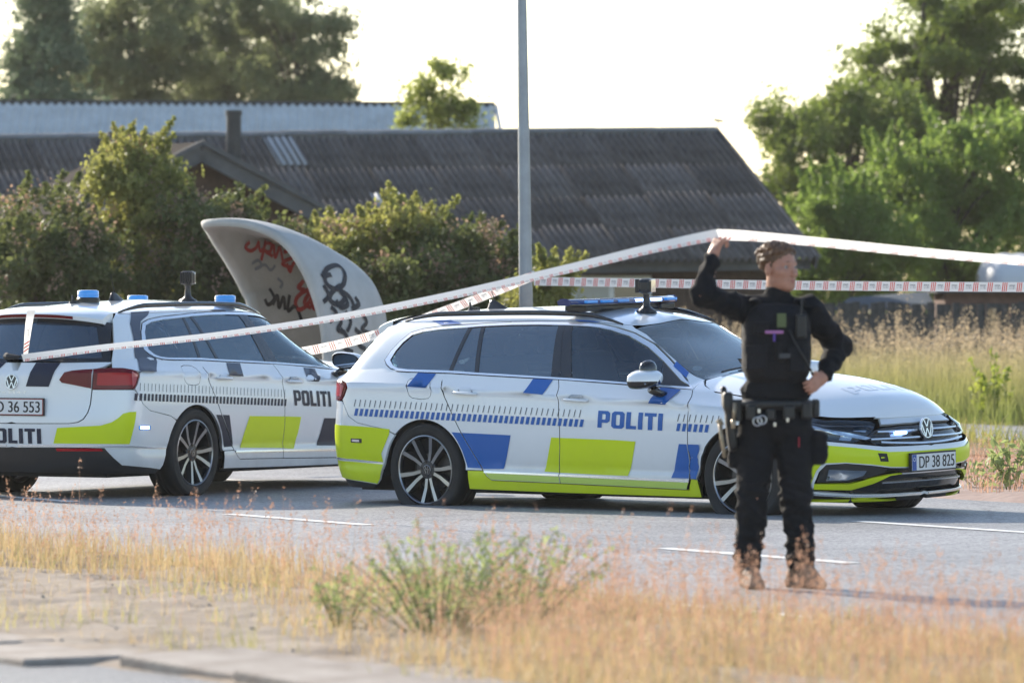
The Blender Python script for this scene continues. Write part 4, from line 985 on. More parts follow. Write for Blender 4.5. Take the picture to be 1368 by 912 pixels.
DLO=[(-.422,1.084),(-.374,1.048),(-.318,1.031),(-.219,1.023),(-.028,1.02),(.186,1.017),(.423,1.006),(.758,.994),(1.088,.981),(1.17,.978),(1.273,.974),(1.638,.956),(1.9,.940),(2.24,.919),(2.137,.962),(2.042,1.017),(1.918,1.09),(1.754,1.184),(1.593,1.26),(1.451,1.303),(1.357,1.320),(1.264,1.329),(1.072,1.336),(.831,1.338),(.61,1.336),(.352,1.327),(.233,1.319),(-.052,1.303),(-.21,1.285),(-.30,1.262),(-.36,1.21),(-.4,1.149)]
CHR=[(-.476,1.085),(-.442,1.055),(-.393,1.030),(-.312,1.012),(-.199,1.007),(.186,1.001),(.432,.991),(.768,.979),(1.096,.967),(1.177,.964),(1.644,.942),(1.9,.926),(2.28,.903),(2.16,.966),(2.06,1.028),(1.93,1.105),(1.765,1.2),(1.60,1.277),(1.455,1.322),(1.355,1.340),(1.255,1.349),(1.07,1.356),(.83,1.358),(.60,1.355),(.345,1.346),(.225,1.338),(-.06,1.322),(-.22,1.304),(-.325,1.278),(-.397,1.216),(-.450,1.149)]
def grow(poly,d):
    A=sum(poly[i-1][0]*poly[i][1]-poly[i][0]*poly[i-1][1] for i in range(len(poly)))
    if A<0: d=-d
    out=[]; n=len(poly)
    for i in range(n):
        a,b,e=np.array(poly[i-1]),np.array(poly[i]),np.array(poly[(i+1)%n]); t=e-a; t=t/np.hypot(*t); nn=np.array((t[1],-t[0])); out.append(tuple(b+nn*d))
    return out
SPLIT=[(1.172,.962),(1.197,.915),(1.219,.801),(1.232,.625),(1.231,.497),(1.216,.36),(1.226,.249)]
RSEAM=[(.150,.999),(.147,.948),(.168,.898),(.19,.837),(.225,.784),(.282,.689),(.347,.586),(.42,.485),(.496,.38),(.528,.329),(.564,.287),(.606,.258)]
FSEAM=[(2.285,.902),(2.315,.86),(2.343,.80),(2.338,.557),(2.338,.473),(2.336,.30),(2.318,.229)]
ARC_R=arc(0,.298,.377,2,176,26); ARC_F=arc(2.786,.298,.377,182,40,22)

def wheel(parent,x,side,ground,steer=0):
    """tyre (flattened where it meets the ground), alloy rim with five double spokes, brake disc, hub cap"""
    y=side*.785; s=side; c=Vector((x,y,.317))
    rot=Matrix.Rotation(R(-90*s),4,'X'); mat=Matrix.Translation(c)@rot        # local +z points outwards
    rim=MB()
    rim.cur=0
    rim.lathe([(.247,.108),(.2465,.116),(.240,.118),(.234,.112),(.230,.09)],56,mat)
    rim.cur=1
    rim.lathe([(.226,.09),(.222,.02),(.217,-.09),(.240,-.11),(.247,-.11)],48,mat)
    for k in range(10):
        a=2*math.pi*(k+ (.07 if k%2 else -.07))/10 + R(8)
        ca,sa=math.cos(a),math.sin(a)
        def P(r,w,h): return mat@Vector((r*ca-w*sa,r*sa+w*ca,h))
        w0,w1=.0115,.0150
        lean=.006 if k%2 else -.006
        f=[P(.045,-w0,.088),P(.045,w0,.088),P(.13,w0*1.1+lean,.096),P(.13,-w0*1.1+lean,.096),P(.234,w1,.112),P(.234,-w1,.112)]
        bk=[P(.045,-w0-.006,.05),P(.045,w0+.006,.05),P(.13,w0+.010+lean,.05),P(.13,-w0-.010+lean,.05),P(.234,w1+.008,.06),P(.234,-w1-.008,.06)]
        rim.cur=0; rim.add(f,[(0,3,2,1),(3,5,4,2)])
        rim.cur=1; rim.add(f+bk,[(1,2,8,7),(2,4,10,8),(4,5,11,10),(5,3,9,11),(3,0,6,9),(0,1,7,6)])
    rim.cur=1
    rim.lathe([(.072,.05),(.072,.082),(.064,.09),(.034,.092),(.001,.092)],30,mat)
    w=rim.build('wheel',[rim_silver,rim_dark],parent)
    cap=MB(); cap.cur=0; cap.lathe([(.034,.09),(.034,.097),(.031,.0985)],24,mat); cap.cur=1; cap.lathe([(.031,.0985),(.001,.099)],24,mat); cap.cur=0
    for sg in (-1,1):
        cap.prism([(sg*.004,-.024),(sg*.011,-.022),(sg*.0185,.006),(sg*.014,.008)],.003,mat@Matrix.Translation((0,0,.0985)))
        cap.prism([(sg*.001,.0),(sg*.005,.0),(sg*.0145,.024),(sg*.010,.026)],.003,mat@Matrix.Translation((0,0,.0985)))
    cap.build('hub_cap',[rim_silver,black_gloss],w)
    b=MB()
    for k in range(5):
        a=2*math.pi*k/5+R(26); b.tube([mat@Vector((.056*math.cos(a),.056*math.sin(a),.08)),mat@Vector((.056*math.cos(a),.056*math.sin(a),.094))],.0095,8)
    tag(b.build('wheel_bolts',black_gloss,w),kind='stuff')
    d=MB(); d.lathe([(.05,.02),(.155,.02),(.155,-.005),(.05,-.005)],36,mat); d.build('brake_disc',steel,w)
    bk=MB(); bk.lathe([(.216,-.03),(.001,-.03)],36,mat); bk.build('wheel_backing',dark_in,w)
    prof=[(.249,-.112),(.262,-.119),(.295,-.122),(.318,-.116),(.331,-.100),(.335,-.07),(.3355,-.035),(.330,-.032),(.330,-.026),(.3355,-.023),(.336,0),(.330,.003),(.330,.009),(.3355,.012),(.335,.07),(.331,.100),(.318,.116),(.305,.121),(.300,.1195),(.285,.1225),(.262,.119),(.249,.112)]
    t=MB(); t.lathe(prof,72,mat)
    for v in t.v:                                                     # load flattens the tyre on the road
        g=ground(v.x,v.y)
        if v.z<g+.10:
            k=max(0,min(1,(g+.10-v.z)/.12)); sq=max(0,g-(c.z-.335))
            v.y += (v.y-y)*k*min(sq*3.0,.34)
        if v.z<g+.003: v.z=g+.003
    t.build('tyre',rubber,w,True)
    return w
def emblem(parent,center,xdir,zdir,r):
    """round badge: ring, disc and the two stacked letters V and W"""
    n=Vector(xdir).normalized(); up=Vector(zdir); rt=up.cross(n).normalized(); up=n.cross(rt)
    mt=Matrix((rt,up,n)).transposed().to_4x4(); mt.translation=Vector(center)
    b=MB(); b.cur=1; b.lathe([(r*.98,-.006),(r*.9,.001),(.001,.001)],40,mt); b.cur=0
    b.lathe([(r,-.006),(r,.005),(r*.97,.008),(r*.89,.008),(r*.86,.001)],48,mt)
    def st(p,q,w):
        (x0,y0),(x1,y1)=p,q; return [(x0-w,y0),(x0+w,y0),(x1+w,y1),(x1-w,y1)]
    q=r*.86; tm=mt@Matrix.Translation((0,0,.001)); w=.075*r
    for sg in (-1,1):
        b.prism(st((0,.10*r),(sg*.40*r,.80*r),w),.006,tm)
        b.prism(st((sg*.36*r,-.80*r),(sg*.78*r,.36*r),w),.0055,tm)
        b.prism(st((sg*.36*r,-.80*r),(sg*.0*r,-.02*r),w*.95),.0058,tm)
    return b.build('emblem',[chrome,black_gloss],parent)
def plate(parent,center,nrm,w,h,s,name_band,align,size,gap=1.0):
    n=Vector(nrm).normalized(); rt=Vector((0,0,1)).cross(n).normalized(); up=n.cross(rt)
    mt=Matrix((rt,up,n)).transposed().to_4x4(); mt.translation=Vector(center)
    b=MB(); b.box((0,0,0),(w+.012,h+.012,.014)); b.v=[mt@v for v in b.v]; p=b.build('number_plate',black_plastic,parent)
    b=MB(); b.box((0,0,.008),(w,h,.006)); b.v=[mt@v for v in b.v]; b.build('plate_edge',plate_red if not name_band else plate_ink,p)
    b=MB(); b.box((0,0,.0095),(w-.010,h-.010,.006)); b.v=[mt@v for v in b.v]; b.build('plate_face',plate_white,p)
    if name_band:
        b=MB(); b.box((-w/2+.031,0,.0105),(.048,h-.012,.006)); b.v=[mt@v for v in b.v]; b.build('plate_band',plate_blue,p)
        b=MB(); b.lathe([(.014,.0138),(.0105,.0138)],14,Matrix.Translation((-w/2+.031,h*.18,0))); b.v=[mt@v for v in b.v]; b.build('plate_stars',plate_white,p)
    V,F=text_mesh(s,1.0); k=h*.68/(V[:,1].max()-V[:,1].min()); wd=(V[:,0].max()-V[:,0].min())
    kx=size/wd; x0=align
    V=[mt@Vector(((v[0]-V[:,0].min())*kx+x0,(v[1]-V[:,1].min())*k-h*.34,.0135)) for v in V]
    # thicken strokes by a second slightly shifted copy
    nV=len(V); V2=V+[v+rt*.004+n*.0002 for v in V]; F2=F+[tuple(i+nV for i in f) for f in F]
    mk('plate_lettering',V2,F2,plate_ink,p)
    return p
def word_on(name,parent,mode,word,c00,c10,c01,mat,off=.0035,res=.03,italic=0):
    """flat lettering laid on the body: c00 lower-left, c10 lower-right, c01 upper-left in panel coordinates"""
    polys,w=word_polys(word)
    def T(p): u,v=p[0]/w,p[1]; return (c00[0]+(c10[0]-c00[0])*u+(c01[0]-c00[0])*v, c00[1]+(c10[1]-c00[1])*u+(c01[1]-c00[1])*v)
    return panel(name,parent,mode,None,mat,multi=[([T(p) for p in o],[[T(p) for p in h]] if h else None) for o,h in polys],res=res,off=off,flange=0,deg_in=False)

def build_car(pose,kind,label,group):
    """kind 2: blue livery, light bar, damaged front; kind 1: navy livery, three beacons"""
    global DENT
    X,D,a,roll,dz=pose
    car=empty('police_car',(X,D,dz)); car.rotation_euler=(roll,0,a)
    tag(car,label,'police car',group)
    ground=lambda x,y: -dz - y*roll
    st=blue if kind==2 else navy
    sl=blue if kind==2 else slate
    if kind==2:
        def dentf(p):
            if p.y<0 and 2.30<p.x<2.47 and .16<p.z<.56:
                k=min(1,(p.x-2.30)/.05)*min(1,(.56-p.z)/.1)*min(1,(p.z-.14)/.06)
                q=noise.noise(Vector((p.x*16,p.z*13,3.1)))+.6*noise.noise(Vector((p.x*37,p.z*30,1)))
                return p+Vector((0,(.016+.028*q)*k,0))
            if p.y<-.35 and p.x>2.9 and .66<p.z<.80:                  # bent edge of the bonnet over the lamp
                k=min(1,(p.x-2.9)/.2)*min(1,(-.35-p.y)/.15); return p+Vector((0,0,.005*k*(1+.5*noise.noise(p*4))))
            return p
        DENT=dentf
    else: DENT=None
    # ---------------- side structure
    g3=[greenline(3,t) for t in span(-.30,1.42,26)]
    roofline=[(x,-w+.002,z-.004) for x,w,z in g3 if -.55<x<1.56]
    dpil=[(-.775,-.874,.797),(-.750,-.882,.83),(-.722,-.888,.893),(-.728,-.885,.922),(-.785,-.865,.946),(-.84,-.822,.957),(-.89,-.760,.958),(-.855,-.735,.998),(-.76,-.69,1.11),(-.66,-.625,1.25),(-.60,-.575,1.315)]
    wsc=[(1.572,-.485,1.313),(1.654,-.472,1.276),(1.929,-.545,1.122),(2.144,-.598,.999),(2.19,-.605,.984),(2.25,-.60,.971)]
    outer3=[to2('d',p) for p in dpil]+[to2('d',p) for p in roofline]+[to2('d',p) for p in wsc]
    sidepts=lambda pts: [to2('d',p_cast('s',*p)[0]) for p in pts]
    chg=grow(CHR,.006)
    i1=chg.index(min(chg,key=lambda p:abs(p[0]-2.28)+abs(p[1]-.90)))
    upper=sidepts(chg[i1:]+chg[:6])                                   # from the front corner back over the windows to the quarter
    quarter=sidepts([(x-.004,z) for x,z in RSEAM[1:10]])
    archpts=sidepts([p for p in ARC_R if p[1]>.325 and p[0]<.40][2:])
    archpts=[p for p in archpts]
    bseam=sidepts([(-.345,.60),(-.50,.625),(-.62,.645),(-.70,.69),(-.745,.76)])
    low=sidepts([(.528,.326),(.40,.326)])
    archsel=sidepts([p for p in arc(0,.298,.377,4,134,22)])
    poly=outer3+upper+quarter+low+archsel+bseam
    flapq=[(-.159,.903),(-.162,.945),(-.148,.960),(-.105,.968),(-.001,.964),(.040,.945),(.056,.925),(.071,.879),(.062,.84),(.043,.822),(-.025,.815),(-.105,.823),(-.135,.84),(-.15,.87)]
    panel('body_side',car,'d',poly,white,holes=[sidepts(flapq)],both=True,res=.030)
    panel('fuel_flap',car,'s',grow(flapq,-.004),white,res=.04,flange=.01)
    # ---------------- doors
    bot=[(1.221,.250),(.606,.260)]
    low_edge=[p for p in CHR[5:10] ]
    rd=[(x+.004,z) for x,z in RSEAM][1:]+[(.62,.258),(1.222,.249)]+[(x-.003,z) for x,z in reversed(SPLIT)][1:]+[(1.1,.9625),(.77,.974),(.432,.986),(.186,.996),(.155,.997)]
    fd=[(x+.003,z) for x,z in SPLIT]+[(1.69,.241),(2.31,.229)]+[(x-.003,z) for x,z in reversed(FSEAM)][1:]+[(1.9,.921),(1.644,.937)]
    doors={}
    for nm,pl in (('rear_door',rd),('front_door',fd)):
        doors[nm]=panel(nm,car,'s',pl,white,both=True,res=.030)
    # door handles: bar over a flat grey patch, the cup's shade put in as colour
    for nm,(hx,hz) in (('rear_door',(.385,.858)),('front_door',(1.375,.82))):
        for k,sd in ((0,-1),(1,1)):
            p,n=p_cast('s',hx,hz+.006); b=MB()
            path=[]
            for i in range(9):
                u=i/8; q=p_cast('s',hx-.108+.216*u,hz+.012-.010*u)[0]; lft=.012+.026*math.sin(math.pi*min(1,max(0,u)))**.5
                path.append(Vector((q.x,sd*(abs(q.y)+lft*.9),q.z)))
            b.tube(path,[.009,.014,.015,.015,.015,.015,.015,.014,.009],8,flat=.75)
            b.build('door_handle',white,doors[nm][k],True)
            cup=panel('handle_cup',doors[nm][k],'s',[(hx-.075,hz+.022),(hx-.04,hz+.044),(hx+.045,hz+.042),(hx+.07,hz+.018),(hx+.03,hz-.004),(hx-.04,hz-.002)],M_cup,res=.03,off=.0025,flange=0)
            if sd>0:
                for v in cup.data.vertices: v.co.y*=-1
                cup.data.flip_normals()
    # ---------------- glazing
    lines={'q':((.186,1.017),(.231,1.32)),'f':((.422,1.008),(.342,1.325)),'r':((1.093,.981),(1.016,1.331)),'s':((1.175,.978),(1.068,1.34)),'g':((1.273,.974),(1.137,1.327)),'m':((2.045,.925),(1.924,1.083))}
    def band(l0,d0,l1,d1):
        p=DLO
        if l0: a_,b_=shiftx(lines[l0],d0); p=clip(p,a_,b_,1)
        if l1: a_,b_=shiftx(lines[l1],d1); p=clip(p,a_,b_,-1)
        return p
    rdk,fdk=doors['rear_door'],doors['front_door']
    def glaz(nm,pl,mat,par,off):
        for k,o in enumerate(panel(nm,car,'s',grow(pl,.002),mat,both=True,res=.06,off=off,flange=0)):
            o.parent=par[k] if par else car
    glaz('quarter_glass',band(None,0,'q',-.016),glass_dark,None,-.004)
    glaz('window_seal',band('q',-.018,'q',.012),black_gloss,rdk,-.001)
    glaz('fixed_glass',band('q',.012,'f',-.014),glass_dark,rdk,-.004)
    glaz('window_divider',band('f',-.016,'f',.016),black_gloss,rdk,-.001)
    glaz('door_glass',band('f',.014,'r',.004),glass_dark,rdk,-.004)
    glaz('door_pillar',band('r',.002,'s',-.003),black_gloss,rdk,0)
    glaz('door_pillar',band('s',.003,'g',.002),black_gloss,fdk,0)
    glaz('door_glass',band('g',0,'m',.002),glass_front,fdk,-.004)
    glaz('mirror_triangle',band('m',-.004,None,0),black_gloss,fdk,-.004)
    panel('window_trim',car,'s',grow(CHR,-.001),chrome,holes=[DLO],both=True,res=.05,off=.003,flange=.012)
    # ---------------- sill, wings, bonnet, roof, screens
    sill=[(.402,.192),(1.2,.184),(2.0,.180),(2.43,.178),(2.408,.295),(2.345,.297),(2.325,.223),(1.69,.235),(1.22,.244),(.612,.253),(.570,.279),(.534,.320),(.394,.320)]
    panel('sill',car,'s',sill,yellow if kind==2 else white,both=True,res=.05)
    panel('sill_skirt',car,'s',[(.42,.150),(1.2,.140),(2.42,.136),(2.43,.176),(1.2,.180),(.41,.188)],black_plastic,both=True,res=.08,off=-.02)
    con=[lowline(12,t) for t in span(.5,2,150)]                       # shoulder contour the bonnet ends on
    cat_x=lambda x0: min(con,key=lambda q:abs(q[0]-x0)+(9 if q[1]<.2 else 0))
    hoodline=[(2.25,-.605,.965),(2.333,-.700,.937)]+[(q[0],-(q[1]+.003),q[2]) for q in (cat_x(2.46),cat_x(2.65),cat_x(2.85),cat_x(3.02),cat_x(3.16))]+[(3.2,-.7,.75)]
    fend2=[to2('d',p_cast('t',p[0],p[1]-.003)[0]) for p in hoodline[:-1]]
    fend=sidepts([(3.16,.745),(3.12,.67),(3.10,.575),(3.08,.560)])+sidepts(arc(2.786,.298,.377,40,183,26))+sidepts([(2.412,.300),(2.341,.300)])+sidepts([(x+.003,z) for x,z in reversed(FSEAM)][2:])
    panel('front_wing',car,'d',fend2+fend,white,both=True,res=.035)
    edge=[q for q in con if q[0]>2.44]; edge=edge[::5]+[edge[-1]]
    bon=[(2.27,-.60),(2.333,-.692)]+[(q[0]-(.007 if q[0]>3.2 else 0),-(q[1]-.006)) for q in edge if q[1]>.03]+[(3.588,0)]
    rear_e=[(2.335,0),(2.33,-.2),(2.31,-.42)]
    bonp=bon+[(x,-y) for x,y in reversed(bon[:-1])]+[(x,-y) for x,y in reversed(rear_e[1:])]+rear_e
    hood=panel('bonnet',car,'t',bonp,white,res=.05)
    lipf=[(-33,.709),(-20,.709),(0,.709),(20,.709),(33,.709),(31,.722),(20,.748),(0,.760),(-20,.748),(-31,.722)]
    panel('bonnet_edge',hood,'f',lipf,white,res=.03,off=.002,flange=.015)
    ws=[(2.245,-.592),(2.19,-.597),(2.144,-.590),(1.929,-.536),(1.654,-.466),(1.577,-.482),(1.587,-.40),(1.609,-.25),(1.618,0)]
    wsp=ws+[(x,-y) for x,y in reversed(ws[:-1])]+[(2.29,.42),(2.315,.2),(2.32,0),(2.315,-.2),(2.29,-.42)]
    panel('windscreen',car,'t',wsp,glass_dust_sky,res=.06,off=-.003,flange=0)
    insp=grow(wsp,-.022)
    panel('windscreen_border',car,'t',wsp,black_gloss,holes=[insp],res=.06,off=-.006,flange=0)
    rl=[(x,-w+.006) for x,w,z in g3 if -.58<x<1.56]
    roofp=[(-.60,0),(-.60,-.50)]+rl+[(1.575,-.40),(1.604,-.25),(1.614,0)]
    roofp=roofp+[(x,-y) for x,y in reversed(roofp[1:-1])]
    panel('roof',car,'t',roofp,white,res=.06)
    cowl=[(2.262,-.56),(2.302,-.42),(2.318,-.2),(2.322,0)]; cowl=cowl+[(x,-y) for x,y in reversed(cowl[:-1])]+[(x+.030,y) for x,y in [(2.262,.56),(2.302,.42),(2.318,.2),(2.322,0),(2.318,-.2),(2.302,-.42),(2.262,-.56)]]
    panel('cowl',car,'t',cowl,black_plastic,res=.06,off=-.025,flange=0)
    for ys in (-.42,.12):                                             # parked wipers
        b=MB(); pts=[p_cast('t',2.27-.03*i/6,ys+.50*i/6)[0]+Vector((0,0,.018)) for i in range(7)]; b.tube(pts,.007,6); b.build('wiper',black_plastic,car)
    # spoiler over the rear window
    b=MB(); rows=[]
    prof=[(-.585,1.402),(-.70,1.390),(-.79,1.372),(-.845,1.357),(-.858,1.347),(-.850,1.318),(-.78,1.306),(-.62,1.315)]
    ny=21
    for j in range(ny):
        y=-.55+1.10*j/(ny-1); q=abs(y)/.55
        rows.append([(x+.15*q**3*(min(1,max(0,(-.55-x)/.3))),y,z-.045*q**2.6) for x,z in prof])
    n=len(prof); b.v=[Vector(v) for r in rows for v in r]
    b.f=[(j*n+i,(j+1)*n+i,(j+1)*n+i+1,j*n+i+1) for j in range(ny-1) for i in range(n-1)]+[tuple(range(n)),tuple((ny-1)*n+i for i in range(n-1,-1,-1))]
    b.m=[0]*len(b.f); sp=b.build('spoiler',white,car,True); smooth_angle(sp,35)
    b=MB()
    for j in range(12):
        y0,y1=-.36+.72*j/12,-.36+.72*(j+1)/12
        def E(y,k): q=abs(y)/.55; return ((-.8565 if k else -.8525)+.15*q**3*.98-.004,y,(1.344 if k else 1.322)-.045*q**2.6)
        b.add([E(y0,0),E(y1,0),E(y1,1),E(y0,1)],[(0,3,2,1)])
    b.build('brake_light',red_dark,sp)
    # rear window and tailgate
    rw=[(0,1.318),(-.30,1.314),(-.50,1.306),(-.585,1.285),(-.66,1.13),(-.715,1.004),(-.60,.997),(-.30,.994),(0,.993)]
    rwp=rw+[(-y,z) for y,z in reversed(rw[1:-1])]
    panel('rear_window',car,'b',rwp,glass_dark,res=.06,off=-.012,flange=0)
    ri=[(0,1.275),(-.30,1.272),(-.52,1.262),(-.60,1.13),(-.660,1.03),(-.30,1.024),(0,1.022)]; rip=ri+[(-y,z) for y,z in reversed(ri[1:-1])]
    panel('rear_window_border',car,'b',rwp,black_gloss,holes=[rip],res=.06,off=-.008,flange=0)
    tg=[(0,.990),(-.40,.991),(-.735,.996),(-.70,.965),(-.648,.944),(-.642,.80),(-.634,.69),(-.618,.63),(-.590,.585),(-.55,.562),(-.48,.552),(0,.548)]
    tgp=tg+[(-y,z) for y,z in reversed(tg[1:-1])]
    tail=panel('tailgate',car,'b',tgp,white,res=.045)
    # tail lamps: inner half on the tailgate, outer half on the body
    tin=[(-.398,.868),(-.438,.922),(-.50,.933),(-.579,.940),(-.640,.943),(-.640,.806),(-.575,.818),(-.503,.832),(-.419,.846)]
    tout=[(to2('r',p)) for p in [(-.974,-.648,.944),(-.90,-.745,.951),(-.844,-.818,.95),(-.790,-.862,.938),(-.742,-.884,.918),(-.735,-.886,.895),(-.765,-.880,.83),(-.785,-.872,.803),(-.837,-.855,.800),(-.946,-.739,.797),(-.988,-.650,.801)]]
    for i,(md,pl,par,dg) in enumerate((('b',tin,tail,False),('r',tout,car,False))):
        tl=panel('tail_light',car,md,pl,red_dark,both=True,res=.03,off=.006,flange=.03,deg_in=dg)
        c=np.array(pl).mean(0); pin=[(c[0]+(x-c[0])*.86,c[1]+(z-c[1])*.62) for x,z in pl]
        ls=panel('tail_light_lens',car,md,pin,red_lens if i else red_dark,both=True,res=.03,off=.0085,flange=0,deg_in=dg)
        for k in (0,1): ls[k].parent=tl[k]; tl[k].parent=par
        if i:
            # pale band of the lens where it turns on to the side
            q=[to2('r',p) for p in [(-.80,-.855,.928),(-.752,-.880,.906),(-.778,-.876,.835),(-.80,-.866,.815)]]
            pk=panel('tail_light_band',car,'r',q,pink_lens,both=True,res=.03,off=.0105,flange=0,deg_in=False)
            for k in (0,1): pk[k].parent=tl[k]
    # rear bumper, skirt
    def rr(p): return to2('r',p)
    bt=[to2('r',lift('b',[q])[0]) for q in [(0,.543),(-.25,.544),(-.48,.547),(-.555,.556),(-.597,.580),(-.626,.628),(-.642,.69),(-.650,.795)]]
    bs=[to2('r',p_cast('s',*q)[0]) for q in [(-.81,.793),(-.785,.793),(-.751,.758),(-.706,.686),(-.62,.640),(-.50,.620),(-.345,.594)]]
    ba=[to2('r',p_cast('s',*q)[0]) for q in arc(0,.298,.377,136,163,5)+[(-.385,.35),(-.43,.235),(-.46,.207)]]
    bb=[to2('r',p) for p in [(-.60,-.87,.222),(-.845,-.812,.245),(-.90,-.77,.300),(-.951,-.725,.372),(-1.01,-.60,.375),(-1.06,-.36,.374)]]+[(0,.370)]
    rb=bt+bs+ba+bb; rbp=rb+[(-x,z) for x,z in reversed(rb[1:-1])]
    bump=panel('rear_bumper',car,'r',rbp,white,res=.04,deg_in=False)
    sk=[(0,.366),(to2('r',(-1.06,-.36,0))[0],.370),(to2('r',(-.96,-.725,0))[0],.366),(to2('r',(-.90,-.775,0))[0],.296),(to2('r',(-.845,-.815,0))[0],.240),(to2('r',(-.46,-.88,0))[0],.202),(to2('r',(-.50,-.86,0))[0],.172),(0,.180)]
    skp=sk+[(-x,z) for x,z in reversed(sk[1:-1])]
    panel('rear_skirt',car,'r',skp,black_plastic,res=.06,deg_in=False,off=-.01)
    rf=[to2('r',p) for p in [(-1.06,-.374,.368),(-.965,-.713,.368),(-.955,-.72,.349),(-1.05,-.38,.347)]]
    panel('rear_reflector',bump,'r',rf,red_lens,both=True,res=.05,off=.003,deg_in=False,flange=.01)
    # rear bumper chrome line
    cl=[to2('r',lift('s',[q])[0]) for q in [(-.392,.352),(-.55,.360),(-.68,.368)]]+[to2('r',p) for p in [(-.80,-.87,.376),(-.95,-.73,.380),(-1.06,-.36,.381)]]+[(0,.379)]
    up=[(x,z+.012) for x,z in cl]; clp=cl+[(-x,z) for x,z in reversed(cl[:-1])]; upp=up+[(-x,z) for x,z in reversed(up[:-1])]
    panel('bumper_trim',bump,'r',clp+upp[::-1],chrome,res=.05,off=.006,flange=.01,deg_in=False)
    # door foot trim line
    for nm,xa,xb in (('rear_door',.545,1.214),('front_door',1.222,2.332)):
        zt=lambda x: .322-.0165*(x-.38)
        t=panel('door_trim',car,'s',[(xa,zt(xa)-.012),(xb,zt(xb)-.012),(xb,zt(xb)+.002),(xa,zt(xa)+.002)],chrome,both=True,res=.08,off=.006,flange=.01)
        for k in (0,1): t[k].parent=doors[nm][k]
    # ---------------- front: bumper, grille, lamps
    fb_top=[(78.6,.565),(70,.566),(63,.566),(58.8,.570),(46,.548),(32.4,.524),(16,.519),(0,.518)]
    fb_top3=deg('f',fb_top)
    arf=[to2('f',p_cast('s',*q)[0]) for q in arc(2.786,.298,.377,6,38,7)]
    fb=fb_top3[::-1]+arf[::-1]+deg('f',[(75,.222),(64,.205),(45,.186),(30,.180),(0,.178)])
    fb=[p for p in fb]
    left=[(-x,z) for x,z in reversed(fb[1:-1])]
    hole=[(0,.374),(20,.374),(29,.380),(38.7,.402),(49.4,.420),(57.4,.413),(60.4,.366),(62.4,.29),(63.2,.232),(45,.207),(30,.200),(0,.198)]
    holep=deg('f',hole); holep=holep+[(-x,z) for x,z in reversed(holep[1:-1])]
    fbum=panel('front_bumper',car,'f',fb+left,white,holes=[holep],res=.04,deg_in=False)
    hin=deg('f',[(x*1.01,z+(.012 if z>.3 else -.012)) for x,z in hole]); hin=hin+[(-x,z) for x,z in reversed(hin[1:-1])]
    panel('lower_grille',car,'f',hin,black_gloss,res=.05,off=-.035,flange=0,deg_in=False)
    lm=white if kind==1 else yellow
    blade=[(22,.339),(28.7,.335),(37.6,.318),(47.9,.279),(62.6,.281),(62.9,.246),(47,.238),(37.3,.276),(28.7,.326),(22,.334)]
    panel('bumper_blade',fbum,'f',blade,lm,both=True,res=.035,off=0,flange=.02)
    for (zz,x0,x1,dz_) in ((.338,-37,21,.010),(.276,-33,32,.008)):
        pl=[(x0+(x1-x0)*i/14,zz) for i in range(15)]; pl=pl+[(x,z-dz_) for x,z in reversed(pl)]
        panel('grille_bar',fbum,'f',pl,chrome,res=.05,off=-.012,flange=.02)
    lsp=[(75,.222),(64,.205),(45,.186),(30,.182),(22,.181)]; lsd=[(22,.150),(30,.148),(45,.150),(64,.156),(75,.166)]
    panel('bumper_underside',fbum,'f',lsp+lsd[::-1],lm,both=True,res=.04,off=-.004,flange=.02)
    panel('bumper_underside',fbum,'f',[(22,.180),(0,.178),(-22,.180),(-22,.150),(0,.150),(22,.150)],black_plastic,res=.05,off=-.004,flange=.02)
    ln=[(64.5,.222),(55,.209),(45,.199),(30,.196),(0,.194)]; ln=ln+[(-x,z) for x,z in reversed(ln[:-1])]; lnn=ln+[(x,z-.011) for x,z in reversed(ln)]
    panel('bumper_lip',fbum,'f',lnn,chrome,res=.05,off=.010,flange=.02)
    for sg in (1,-1):                                                 # fog lamps in black surrounds
        fs=[(57.4,.408),(49.4,.414),(38.7,.397),(30.5,.372),(31,.345),(38.4,.322),(47.9,.286),(61.6,.290),(60.0,.362)]
        fl=[(56.4,.377),(40.2,.362),(41.7,.332),(49.4,.301),(57.6,.303)]
        sp_=[(sg*x,z) for x,z in fs]; fp=[(sg*x,z) for x,z in fl]
        panel('fog_surround',fbum,'f',sp_[::sg],black_plastic,res=.04,off=-.018,flange=.0)
        fo=panel('fog_lamp',fbum,'f',fp[::sg],led_white,res=.025,off=-.012,flange=.012)
        for v in fo.data.vertices: v.co += v.normal*(.004*noise.noise(v.co*55))
        panel('fog_lens',fo,'f',fp[::sg],clear_lens,res=.04,off=-.004,flange=0)
    gr=[(34.8,.645),(29.5,.664),(15,.668),(0,.668),(-15,.668),(-29.5,.664),(-34.8,.645),(-39.5,.585),(-34,.545),(-18,.530),(0,.528),(18,.530),(34,.545),(39.5,.585)]
    grille=panel('grille',car,'f',gr,black_gloss,res=.04,off=-.030,flange=0)
    def bar(z,x0,x1,t,off=-.004,par=None,mat=chrome,nm='grille_bar',zc=None):
        pl=[(x0+(x1-x0)*i/10,z+((zc(i/10)) if zc else 0)) for i in range(11)]; pl=pl+[(x,q-t) for x,q in reversed(pl)]
        return panel(nm,par or grille,'f',pl,mat,res=.04,off=off,flange=.02)
    for sg in (1,-1):
        bar(.630,sg*5.4,sg*33.5,.010); bar(.582,sg*5.4,sg*37.5,.010)
        bar(.541,sg*0.2,sg*33,.012,.004,zc=lambda u:-.002+.020*u**2)
    st_=[(29.5,.709),(14,.713),(0,.713),(-14,.713),(-29.5,.709),(-30.5,.671),(-14,.675),(0,.675),(14,.675),(30.5,.671)]
    panel('grille_top',car,'f',st_,silver_strip,res=.04,off=-.005,flange=.02)
